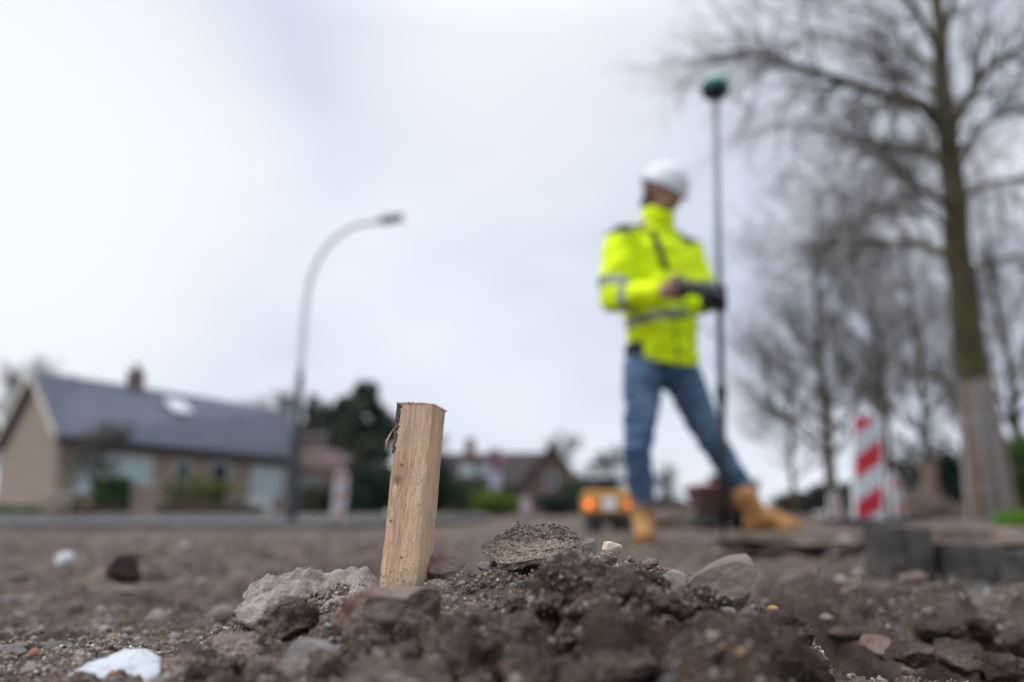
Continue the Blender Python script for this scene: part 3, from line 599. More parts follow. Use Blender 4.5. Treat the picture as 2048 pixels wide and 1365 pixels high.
LAND = [(800, 1170, 'the foot of the stake'), (765, 1248, 'the brown brick fragment'), (1062, 1110, 'the crusted clod'), (1205, 1190, 'the big dark clod'), (1455, 1178, 'the smooth tan rock'), (1546, 1222, 'the amber pebble'),
        (612, 1338, 'the pale grey stone'), (240, 1352, 'the white shard'), (610, 1190, 'the crumpled mortar sheet'), (1758, 1296, 'the pinkish trench stone'), (1352, 1168, 'the pale angular stone')]
def to_px(p):
    d = Vector(p) - Vector((0, 0, CAMZ)); f = d.y * math.cos(PITCH) + d.z * math.sin(PITCH); v = -d.y * math.sin(PITCH) + d.z * math.cos(PITCH)
    return 1024 + FPX * d.x / f, 682.5 - FPX * v / f
rr = random.Random(77); HE = []; tries = 0
while len(HE) < 92 and tries < 3000:
    tries += 1; yy = rr.uniform(.41, .59); uu = rr.uniform(-.44, .42); xx = uu * yy; s = .0045 + .019 * rr.random() ** 1.6 * (1.25 if yy < .55 else .8)
    px, py = to_px((xx, yy, gz(xx, yy)))
    if -.10 < uu < .03 and yy > .51 and s > .006: continue
    if -.42 < uu < -.30 and .50 < yy: continue
    if -.27 < uu < -.06 and .49 < yy < .60: continue
    if px < 360 and py > 1270: continue
    if py - s * 1.3 * FPX / yy < 1112: continue
    if any(math.hypot(xx - q[0], yy - q[1]) < .75 * (s + q[2]) for q in HE): continue
    if py > 1420: continue
    v, f = _ico.get(4) or ico(4); _ico[4] = (v, f); v = v.copy(); r = np.random.RandomState(900 + len(HE))
    for _ in range(10):
        n = r.normal(size=3); n /= np.linalg.norm(n); t = v @ n; v = v - n[None] * np.clip(t - r.uniform(.38, .8), 0, None)[:, None] * .95
    k = float(len(HE)); nn = v / np.linalg.norm(v, axis=1)[:, None]
    v = v + nn * (.32 * fbm(v[:, 0] * 1.5 + k, v[:, 1] * 1.5, v[:, 2] * 1.5, 6, .62) + .30 * (np.abs(fbm(v[:, 0] * 3.4 + k, v[:, 1] * 3.4, v[:, 2] * 3.4, 5, .65)) - .1))[:, None]
    v = v * np.array([s * rr.uniform(.9, 1.3), s, s * rr.uniform(.65, .95)])
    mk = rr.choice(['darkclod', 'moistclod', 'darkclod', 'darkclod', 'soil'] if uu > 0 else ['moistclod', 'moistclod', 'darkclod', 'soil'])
    o = mesh_obj('earth_clod', v, f, M[mk], smooth=True, loc=(xx, yy, gz(xx, yy) + s * .34)); o.rotation_euler = (rr.uniform(-.5, .5), rr.uniform(-.5, .5), rr.uniform(0, 6))
    HE.append((xx, yy, s, o, px, py)); grains_on(o, int(30 + 5000 * s), -s * .3, len(HE), .0004, .0016)
_near = {}
for h in HE:
    b_ = min(LAND, key=lambda q: math.hypot(q[0] - h[4], q[1] - h[5])); dx, dy = h[4] - b_[0], h[5] - b_[1]
    w_ = ('right of' if dx > 0 else 'left of') if abs(dx) > abs(dy) else ('below' if dy > 0 else 'above'); _near.setdefault((b_[2], w_), []).append((math.hypot(dx, dy), h))
NTH = ['nearest', 'second nearest', 'third nearest', 'fourth nearest', 'fifth nearest', 'sixth nearest', 'seventh nearest', 'eighth nearest', 'ninth nearest', 'tenth nearest', 'eleventh nearest', 'twelfth nearest', 'thirteenth nearest', 'fourteenth nearest', 'fifteenth nearest', 'sixteenth nearest', 'seventeenth nearest', 'eighteenth nearest', 'nineteenth nearest', 'twentieth nearest'] + ['far'] * 60
for (b_, w_), lst in _near.items():
    for i, (_, h) in enumerate(sorted(lst, key=lambda q: q[0])):
        tag(h[3], 'rough clod of dug earth %s %s, %s to it' % (w_, b_, NTH[i]), 'clod', 'clods of dug earth heaped on the mound')
print('clods', len(HE), max(len(q) for q in _near.values()))

# ------------------------------------------------------------------ crumpled sheet of mortar, left of the stake
def crumpled():
    nu, nv = 150, 90; r = np.random.RandomState(3)
    U, W = np.meshgrid(np.linspace(0, 1, nu), np.linspace(0, 1, nv))
    # top edge in the photograph, then falls towards the viewer
    tp = [(0, 488, 1190), (.08, 500, 1172), (.2, 540, 1153), (.35, 590, 1142), (.48, 622, 1136), (.58, 650, 1150), (.7, 690, 1140), (.85, 728, 1134), (1, 762, 1172)]
    bt = [(0, 466, 1238), (.2, 500, 1232), (.4, 560, 1262), (.6, 620, 1262), (.8, 680, 1240), (1, 730, 1215)]
    tu = [a[0] for a in tp]; bu = [a[0] for a in bt]
    X = np.zeros_like(U); Yv = np.zeros_like(U); Z = np.zeros_like(U)
    for j in range(nv):
        for i in range(nu):
            u, w_ = U[j, i], W[j, i]
            a = V(np.interp(u, tu, [q[1] for q in tp]), np.interp(u, tu, [q[2] for q in tp]), .64)
            b = V(np.interp(u, bu, [q[1] for q in bt]), np.interp(u, bu, [q[2] for q in bt]), .572)
            p = a.lerp(b, w_); X[j, i], Yv[j, i], Z[j, i] = p
    xs, ys = X * 1.0, Yv * 1.0
    n1 = fbm(xs * 28, ys * 28, 1.3, 4, .55); n2 = np.abs(fbm(xs * 34 + n1 * .5, ys * 34, 7.7, 3, .5)); n3 = np.abs(fbm(xs * 75, ys * 75, 2.7, 3, .5))
    Z += .009 * n1 * np.clip(W * 4, 0, 1) - .013 * (n2 - .2) * np.clip(W * 5, .2, 1) - .0022 * (n3 - .2) + .0005 * fbm(xs * 300, ys * 300, 3.1, 3, .6); Yv += .008 * n1
    Z += .0040 * fbm(U * 12, W * 0, 2.2, 3) * np.clip(1 - W * 8, 0, 1) + .007 * np.clip(fbm(xs * 55, ys * 0, 8.1, 3), 0, 1) * np.clip(1 - W * 5, 0, 1)
    X += .007 * fbm(W * 9, U * 2, 9.2, 4) * np.clip(1 - U * 5, 0, 1)
    top = np.stack([X.ravel(), Yv.ravel(), Z.ravel()], 1); bot = top + np.array([0, .002, -.0035])
    n = nu * nv; i0 = (np.arange(nv - 1)[:, None] * nu + np.arange(nu - 1)[None]).ravel()
    f1 = np.stack([i0, i0 + nu, i0 + nu + 1, i0 + 1], 1); f2 = f1[:, ::-1] + n
    ring = list(range(nu)) + [j * nu + nu - 1 for j in range(1, nv)] + list(range(n - 2, n - nu - 1, -1)) + [j * nu for j in range(nv - 2, 0, -1)]
    ring = np.array(ring); nx_ = np.roll(ring, -1)
    f3 = np.stack([ring, nx_, nx_ + n, ring + n], 1)
    o = mesh_obj('mortar_sheet', np.vstack([top, bot]), np.vstack([f1, f2, f3]), M['mortar'], smooth=True)
    tag(o, 'crumpled pale grey mortar sheet with a torn edge left of the stake', 'rubble')
    return o
ms = crumpled()
grains_on(ms, 500, -.5, 8, .0003, .0009, cols=lambda n, r: np.array([(.30, .26, .23)]) * r.uniform(.6, 1.3, (n, 1)))

# ------------------------------------------------------------------ wooden stake
def wood():
    m = bpy.data.materials.new('raw_wood'); m.use_nodes = True; n, l = m.node_tree.nodes, m.node_tree.links
    b = n['Principled BSDF']; b.inputs['Roughness'].default_value = .85; b.inputs['Specular IOR Level'].default_value = .2
    tc = n.new('ShaderNodeTexCoord')
    mp = n.new('ShaderNodeMapping'); mp.inputs['Scale'].default_value = (1, 1, .11); mp.inputs['Rotation'].default_value = (0.0, R(-6), 0); l.new(tc.outputs['Object'], mp.inputs['Vector'])
    g = n.new('ShaderNodeTexNoise'); g.inputs['Scale'].default_value = 420; g.inputs['Detail'].default_value = 5; g.inputs['Roughness'].default_value = .6; g.inputs['Distortion'].default_value = .9; l.new(mp.outputs[0], g.inputs['Vector'])
    g2 = n.new('ShaderNodeTexNoise'); g2.inputs['Scale'].default_value = 60; g2.inputs['Detail'].default_value = 4; l.new(mp.outputs[0], g2.inputs['Vector'])
    cr = n.new('ShaderNodeValToRGB'); e = cr.color_ramp.elements; e[0].position = .32; e[0].color = (.50, .34, .22, 1); e[1].position = .64; e[1].color = (.74, .55, .385, 1)
    l.new(g.outputs['Fac'], cr.inputs['Fac'])
    c2 = n.new('ShaderNodeValToRGB'); e = c2.color_ramp.elements; e[0].position = .35; e[0].color = (.78, .70, .66, 1); e[1].position = .65; e[1].color = (1.15, 1.1, 1.02, 1)
    l.new(g2.outputs['Fac'], c2.inputs['Fac'])
    mx = n.new('ShaderNodeMix'); mx.data_type = 'RGBA'; mx.blend_type = 'MULTIPLY'; mx.inputs['Factor'].default_value = .8; l.new(cr.outputs[0], mx.inputs['A']); l.new(c2.outputs[0], mx.inputs['B'])
    # grime: broad greyish dust
    n3 = n.new('ShaderNodeTexNoise'); n3.inputs['Scale'].default_value = 45; n3.inputs['Detail'].default_value = 8; l.new(tc.outputs['Object'], n3.inputs['Vector'])
    r3 = n.new('ShaderNodeMapRange'); r3.inputs['From Min'].default_value = .5; r3.inputs['From Max'].default_value = .75; r3.inputs['To Max'].default_value = .6; l.new(n3.outputs['Fac'], r3.inputs['Value'])
    m3 = n.new('ShaderNodeMix'); m3.data_type = 'RGBA'; m3.inputs['B'].default_value = (.44, .36, .30, 1); l.new(r3.outputs[0], m3.inputs['Factor']); l.new(mx.outputs['Result'], m3.inputs['A'])
    last = m3.outputs['Result']
    # pinholes and knots (x, z, radius) on the front face
    vo = n.new('ShaderNodeTexVoronoi'); vo.inputs['Scale'].default_value = 95; vo.inputs['Randomness'].default_value = 1; l.new(tc.outputs['Object'], vo.inputs['Vector'])
    lt = n.new('ShaderNodeMath'); lt.operation = 'LESS_THAN'; lt.inputs[1].default_value = .03; l.new(vo.outputs['Distance'], lt.inputs[0])
    m4 = n.new('ShaderNodeMix'); m4.data_type = 'RGBA'; m4.inputs['B'].default_value = (.09, .05, .03, 1); l.new(lt.outputs[0], m4.inputs['Factor']); l.new(last, m4.inputs['A']); last = m4.outputs['Result']
    for kx, kz, kr, col, fall in ((-.006, .088, .0016, (.10, .05, .03, 1), .0009), (-.0065, .084, .007, (.30, .19, .12, 1), .009), (-.0085, .077, .0032, (.20, .12, .075, 1), .003), (-.010, .047, .0015, (.16, .09, .05, 1), .0008), (.001, .022, .0013, (.10, .06, .04, 1), .0006), (.0105, .060, .0008, (.1, .05, .03, 1), .0005), (-.006, .0115, .0009, (.1, .05, .03, 1), .0005), (-.0055, .113, .0006, (.04, .02, .02, 1), .0004)):
        ds = n.new('ShaderNodeVectorMath'); ds.operation = 'DISTANCE'; ds.inputs[1].default_value = (kx, -.0147, kz)
        l.new(tc.outputs['Object'], ds.inputs[0])
        wob = n.new('ShaderNodeMath'); wob.operation = 'MULTIPLY_ADD'; l.new(n3.outputs['Fac'], wob.inputs[0]); wob.inputs[1].default_value = kr * .7; l.new(ds.outputs['Value'], wob.inputs[2])
        mr = n.new('ShaderNodeMapRange'); mr.inputs['From Min'].default_value = kr * .95; mr.inputs['From Max'].default_value = kr * .95 + fall; mr.inputs['To Min'].default_value = .75 if kr < .004 else .38; mr.inputs['To Max'].default_value = 0
        l.new(wob.outputs[0], mr.inputs['Value'])
        mk = n.new('ShaderNodeMix'); mk.data_type = 'RGBA'; mk.inputs['B'].default_value = col; l.new(mr.outputs[0], mk.inputs['Factor']); l.new(last, mk.inputs['A']); last = mk.outputs['Result']
    sx_ = n.new('ShaderNodeSeparateXYZ'); l.new(tc.outputs['Object'], sx_.inputs[0])
    n6 = n.new('ShaderNodeTexNoise'); n6.inputs['Scale'].default_value = 150; n6.inputs['Detail'].default_value = 7; n6.inputs['Roughness'].default_value = .7; l.new(tc.outputs['Object'], n6.inputs['Vector'])
    sm = n.new('ShaderNodeMath'); sm.operation = 'MULTIPLY_ADD'; l.new(sx_.outputs['Z'], sm.inputs[0]); sm.inputs[1].default_value = -9.0; l.new(n6.outputs['Fac'], sm.inputs[2])
    ms_ = n.new('ShaderNodeMapRange'); ms_.inputs['From Min'].default_value = .44; ms_.inputs['From Max'].default_value = .56; ms_.inputs['To Max'].default_value = .85; l.new(sm.outputs[0], ms_.inputs['Value'])
    m9 = n.new('ShaderNodeMix'); m9.data_type = 'RGBA'; m9.inputs['B'].default_value = (.15, .115, .09, 1); l.new(ms_.outputs[0], m9.inputs['Factor']); l.new(last, m9.inputs['A']); last = m9.outputs['Result']
    l.new(last, b.inputs['Base Color'])
    bp = n.new('ShaderNodeBump'); bp.inputs['Strength'].default_value = 1.0; bp.inputs['Distance'].default_value = .0022; l.new(g.outputs['Fac'], bp.inputs['Height'])
    n5 = n.new('ShaderNodeTexNoise'); n5.inputs['Scale'].default_value = 900; n5.inputs['Detail'].default_value = 3; l.new(tc.outputs['Object'], n5.inputs['Vector'])
    bp2 = n.new('ShaderNodeBump'); bp2.inputs['Strength'].default_value = .8; bp2.inputs['Distance'].default_value = .0010; l.new(n5.outputs['Fac'], bp2.inputs['Height']); l.new(bp.outputs[0], bp2.inputs['Normal'])
    l.new(bp2.outputs[0], b.inputs['Normal'])
    return m
M['wood'] = wood()
M['fibre'] = mat('wood_fibre', (.40, .28, .18), (.58, .45, .32), 400, .9)
M['barkstrip'] = mat('bark_strip', (.035, .026, .022), (.20, .145, .11), 420, .95, .9, 900, bdist=.001)
WS = .0147
pb, pt = V(809, 1178, .607), V(845, 813, .612)
ax_len = (pt - pb).length
def build_stake():
    nside, nz = 24, 230; H = ax_len; z0 = -.06
    r = WS; prof = []
    c = .0008
    for s in range(4):
        a = [(-1, -1), (1, -1), (1, 1), (-1, 1)][s]; b = [(1, -1), (1, 1), (-1, 1), (-1, -1)][s]
        for k in range(nside):
            t = (k + .5) / nside; prof.append((a[0] * (1 - t) + b[0] * t, a[1] * (1 - t) + b[1] * t))
    P = np.array(prof) * r; n = len(P); vs = []
    zz = np.linspace(z0, H, nz)
    for z in zz:
        x, y = P[:, 0].copy(), P[:, 1].copy()
        w = fbm(x * 260 + z * 22, y * 260, z * 28, 3) * .00035 + fbm(x * 60, y * 60, z * 14, 2) * .0005
        nl = np.hypot(x, y); corner = np.clip(nl / r - 1.25, 0, 1) * .0035
        f = 1 + (w - corner) / r
        zt = np.full(n, z)
        if z > H - .004:
            t = (z - (H - .004)) / .004
            zt = z + t * (-.0016 * (x / r > .5) * (x / r - .5) - .0009 * np.abs(fbm(x * 900, y * 900, 3, 3)) + .0009 * fbm(x * 120, y * 120, 1, 2))
        vs.append(np.stack([x * f, y * f, zt], 1))
    vs = np.vstack(vs)
    i = (np.arange(nz - 1)[:, None] * n + np.arange(n)[None]).ravel(); j = (np.arange(nz - 1)[:, None] * n + (np.arange(n)[None] + 1) % n).ravel()
    F = [tuple(q) for q in np.stack([i, j, j + n, i + n], 1)]; F.append(tuple((nz - 1) * n + k for k in range(n)))
    root = mesh_obj('wooden_stake', [tuple(v) for v in vs], F, M['wood'], smooth=False)
    up = (pt - pb).normalized(); yaw = R(-14)
    xa = Vector((math.cos(yaw), math.sin(yaw), 0)); xa = (xa - up * xa.dot(up)).normalized(); ya = up.cross(xa)
    mw = Matrix((xa, ya, up)).transposed().to_4x4(); mw.translation = pb + Vector((0.0, 0.0, 0.0)); root.matrix_world = mw
    tag(root, 'square raw wooden survey stake driven into the soil mound', 'stake')
    # fuzzy sawn fibres round the top, on the edges and a loose splinter
    fb = MB(); r_ = random.Random(3)
    def hair(p, d, ln, w):
        q = Vector(p); pts = [q]; dd = Vector(d).normalized()
        for k in range(3): dd = (dd + Vector((r_.uniform(-.35, .35),) * 1 + (r_.uniform(-.35, .35), r_.uniform(-.35, .35)))).normalized(); pts.append(pts[-1] + dd * ln / 3)
        fb.tube(pts, [w, w * .8, w * .6, w * .2], 3)
    for k in range(420):
        s = r_.randrange(4); t = r_.uniform(-1, 1); a = [(t, -1), (1, t), (t, 1), (-1, t)][s]
        x, y = a[0] * WS, a[1] * WS; zt = H - .0016 * max(0, x / WS - .5) - .0006
        hair((x, y, zt), (a[0] * .5, a[1] * .5, r_.uniform(.1, 1)), r_.uniform(.0005, .0022), r_.uniform(.00008, .00019))
    for k in range(200):
        z = r_.uniform(0, H); cx, cy = r_.choice([(-1, -1), (1, -1), (1, -1), (1, 1)])
        hair((cx * WS * .96, cy * WS * .96, z), (cx, cy, r_.uniform(-1, 1)), r_.uniform(.0003, .0009), .00008)
    for k in range(260):
        z = r_.uniform(0, H); t = r_.uniform(-.95, .95)
        hair((t * WS, -WS, z), (r_.uniform(-.2, .2), -.3, 1), r_.uniform(.0008, .002), .00009)
    fb.build('fibres', M['fibre'], root)
    sp = MB()
    for off in (0, .0004, -.0005):
        sp.tube([(-WS - .0002, -WS + .002, H - .018), (-WS - .0035 + off, -WS + .001, H - .024 + off), (-WS - .0055 + off * 2, -WS, H - .030), (-WS - .0057 - off, -WS, H - .036 - off * 3)], [.00035, .0003, .00025, .00008], 4)
    sp.build('splinter', M['fibre'], root)
    # strip of dark bark left on the upper left edge
    bn = 90; bv = []
    for q in range(bn):
        t = q / (bn - 1); z = H - .0006 - t * .038
        w1 = (.0034 - .0016 * t) * (1 + 1.3 * float(fbm(np.array([q * .13]), np.array([3.]), np.array([1.]), 4)[0])) * (.35 if q in (0, bn - 1) else 1); w2 = .009 * (1 - t * .5)
        th = .0007 + .0005 * r_.random()
        bv += [(-WS + w1, -WS + .0002, z), (-WS + w1 * .7, -WS - th * .5, z), (-WS - th * .3, -WS - th * .3, z), (-WS - th, -WS + w2 * .6, z), (-WS + .0002, -WS + w2, z)]
    bf = [(q * 5 + k, q * 5 + k + 1, q * 5 + 6 + k, q * 5 + 5 + k) for q in range(bn - 1) for k in range(4)]
    tag(mesh_obj('bark_strip', bv, bf, M['barkstrip'], root), 'dark bark left on the upper left edge')
    return root
build_stake()

# ------------------------------------------------------------------ paving blocks, right
def block(px, py, w, h, Y, label, rz, depth=.10, seed=1):
    c = V(px, py, Y); k = Y / FPX
    b = MB(); n = 8
    import bmesh
    bm = bmesh.new(); bmesh.ops.create_cube(bm, size=1.0); bmesh.ops.scale(bm, vec=(w * k, depth, h * k), verts=bm.verts)
    bmesh.ops.bevel(bm, geom=list(bm.edges), offset=.008, segments=2, profile=.6, affect='EDGES')
    bmesh.ops.subdivide_edges(bm, edges=list(bm.edges), cuts=3, use_grid_fill=True)
    co = np.array([tuple(v.co) for v in bm.verts]); d = .006 * fbm(co[:, 0] * 30 + seed * 3, co[:, 1] * 25, co[:, 2] * 25, 4)
    for v, q in zip(bm.verts, d): v.co += v.co.normalized() * q
    me = bpy.data.meshes.new('paving_block'); bm.to_mesh(me); bm.free(); me.materials.append(M['block'])
    o = bpy.data.objects.new('paving_block', me); COL.objects.link(o); o.location = c; o.rotation_euler = (0, 0, rz)
    return tag(o, label, 'block', 'grey paving blocks stacked out on the earth')
block(1797, 1106, 96, 98, 1.90, 'dark grey paving block standing on its own, left of the row', .1, seed=1)
block(1940, 1132, 96, 84, 1.86, 'dark paving block in the middle of the row', -.04, seed=2)
block(2094, 1156, 118, 98, 1.62, 'dark paving block cut by the right edge of the view', .12, seed=3)
sb = rk('sand_lump', 1866, 1136, 26, 60, 1.93, 'pale sandy wedge filling the gap between two paving blocks', 'clod', 91, .7, .1, 5, sub=4, cat='clod', lumps=.1)
# bank of soil behind the blocks
def heap(name, c, s, label, m, seed, cat='soil heap'):
    v, f = ico(5); v = v.copy(); v[:, 2] = np.maximum(v[:, 2], -.05)
    v = v * (1 + .35 * fbm(v[:, 0] * 2 + seed, v[:, 1] * 2, v[:, 2] * 2, 6, .55))[:, None] * np.array(s)
    o = mesh_obj(name, v, f, M[m], smooth=True, loc=c); return tag(o, label, cat)
heap('soil_heap', (1.75, 3.3, 0.0), (.95, .5, .10), 'low bank of brown earth behind the paving blocks', 'soil', 2)
heap('soil_heap', (3.35, 17.5, -.15), (1.1, .8, .42), 'heap of brown earth between digger and red dumper', 'soil', 3)
heap('soil_heap', (8.5, 17.5, .0), (1.3, .8, .55), 'dark earth heap behind the red and white marker boards', 'darkclod', 4)

# ------------------------------------------------------------------ foliage and trees
def leaves(name, lumps, n, size, cols, parent, seed=1, shell=.35, mt='leaf'):
    """leaf-sized faces through the volume of overlapping lumps (cx,cy,cz,rx,ry,rz)"""
    r = np.random.RandomState(seed); L = np.array(lumps, float); vol = np.prod(L[:, 3:], axis=1) ** .8; k = r.choice(len(L), n, p=vol / vol.sum())
    d = r.normal(size=(n, 3)); d /= np.linalg.norm(d, axis=1)[:, None]; rad = r.uniform(shell, 1, n) ** .5 * r.uniform(.85, 1.12, n)
    P = L[k, :3] + d * rad[:, None] * L[k, 3:] 
    P += .12 * np.stack([fbm(P[:, 0] * 3, P[:, 1] * 3, P[:, 2] * 3, 3), fbm(P[:, 1] * 3, P[:, 2] * 3, P[:, 0] * 3, 3), fbm(P[:, 2] * 3, P[:, 0] * 3, P[:, 1] * 3, 3)], 1)
    a = r.normal(size=(n, 3)); a /= np.linalg.norm(a, axis=1)[:, None]; b = np.cross(a, r.normal(size=(n, 3))); b /= np.linalg.norm(b, axis=1)[:, None]
    s = size * r.uniform(.6, 1.4, n)[:, None]
    Vv = np.stack([P - a * s, P + b * s * .45, P + a * s, P - b * s * .45], 1).reshape(-1, 3)
    F = np.arange(n * 4).reshape(-1, 4)
    o = mesh_obj(name, Vv, F, M[mt], parent)
    at = o.data.color_attributes.new('tint', 'FLOAT_COLOR', 'POINT')
    c = np.array(cols)[r.choice(len(cols), n)] * r.uniform(.6, 1.35, (n, 1))
    cc = np.ones((n, 4, 4)); cc[:, :, :3] = c[:, None]; at.data.foreach_set('color', cc.astype(np.float32).ravel())
    return o
GREEN = [(.030, .060, .022), (.045, .085, .030), (.022, .045, .020)]
LIME = [(.11, .17, .025), (.08, .135, .02), (.14, .20, .035)]
MID = [(.045, .12, .035), (.035, .09, .03), (.06, .14, .04)]
OLIVE = [(.13, .145, .055), (.10, .12, .045), (.17, .175, .075)]
DKGREEN = [(.016, .045, .026), (.012, .034, .02), (.025, .06, .03)]
CONIF = [(.055, .070, .048), (.040, .050, .036), (.085, .098, .068)]
evergreen_more = 1
def bush(name, x, y, w, h, cols, label, n=2500, size=.06, seed=1, cat='shrub', z=None, group=None):
    z = gz(x, y) if z is None else z
    root = empty(name, (x, y, z), label, cat, group); r = random.Random(seed)
    L = [(0, 0, h * .45, w * .42, w * .38, h * .45)] + [(r.uniform(-.35, .35) * w, r.uniform(-.3, .3) * w, h * r.uniform(.35, .8), w * r.uniform(.15, .28), w * .22, h * r.uniform(.15, .25)) for _ in range(6)]
    leaves('foliage', L, n, size, cols, root, seed)
    st = MB()
    for k in range(6):
        a = r.uniform(0, 6.28); st.tube([(0, 0, -.05), (math.cos(a) * w * .15, math.sin(a) * w * .12, h * .35), (math.cos(a) * w * .28, math.sin(a) * w * .24, h * .75)], [.03, .02, .008], 5)
    st.build('stems', M['bark'], root); return root

class Tree:
    def __init__(s, seed): s.r = random.Random(seed); s.big = MB(); s.v = []; s.f = []; s.nb = 0
    def seg(s, a, b, ra, rb, n=3):
        t = (b - a); L = t.length
        if L < 1e-6: return
        t /= L; u = t.orthogonal().normalized(); w = t.cross(u); base = len(s.v)
        for p, r in ((a, ra), (b, rb)):
            for k in range(n):
                q = 6.28318 * k / n; s.v.append(p + (u * math.cos(q) + w * math.sin(q)) * r)
        for k in range(n):
            j = (k + 1) % n; s.f.append((base + k, base + j, base + n + j, base + n + k))
    def grow(s, p, d, L, r, depth, up=.12, spread=.75, rmin=.004, split=4):
        R_ = s.r; n = 4 if depth > 0 else 3; st = L / n; q = p.copy(); dd = d.normalized(); rr = r
        for i in range(n):
            dd = (dd + Vector((R_.gauss(0, .16), R_.gauss(0, .16), R_.gauss(0, .12) + up * .35))).normalized()
            q2 = q + dd * st; r2 = max(rmin, r * (1 - .62 * (i + 1) / n))
            s.seg(q, q2, rr, r2, 5 if rr > .03 else 3); 
            if depth > 0 and (i > 0 or depth < 3):
                for _ in range(R_.choice([1, 1, 2]) if i < n - 1 else split - 1):
                    side = Vector((R_.gauss(0, 1), R_.gauss(0, 1), R_.gauss(0, .7))); side -= dd * side.dot(dd)
                    if side.length < .1: continue
                    nd = (dd + side.normalized() * spread * R_.uniform(.6, 1.3) + Vector((0, 0, up))).normalized()
                    s.grow(q2 if i else q.lerp(q2, .7), nd, L * R_.uniform(.48, .72), r2 * .72, depth - 1, up, spread, rmin, split)
            q, rr = q2, r2
    def crown(s, parent): 
        return mesh_obj('crown', np.array([tuple(v) for v in s.v]), np.array(s.f), M['twig'], parent) if all(len(f) == 4 for f in s.f) else None
def spline(P, n=6):
    out = []
    for i in range(len(P) - 1):
        a, b, c, d = P[max(i - 1, 0)], P[i], P[i + 1], P[min(i + 2, len(P) - 1)]
        for k in range(n):
            t = k / n; out.append(.5 * ((2 * b) + (c - a) * t + (2 * a - 5 * b + 4 * c - d) * t * t + (3 * b - a - 3 * c + d) * t ** 3))
    out.append(P[-1]); return out

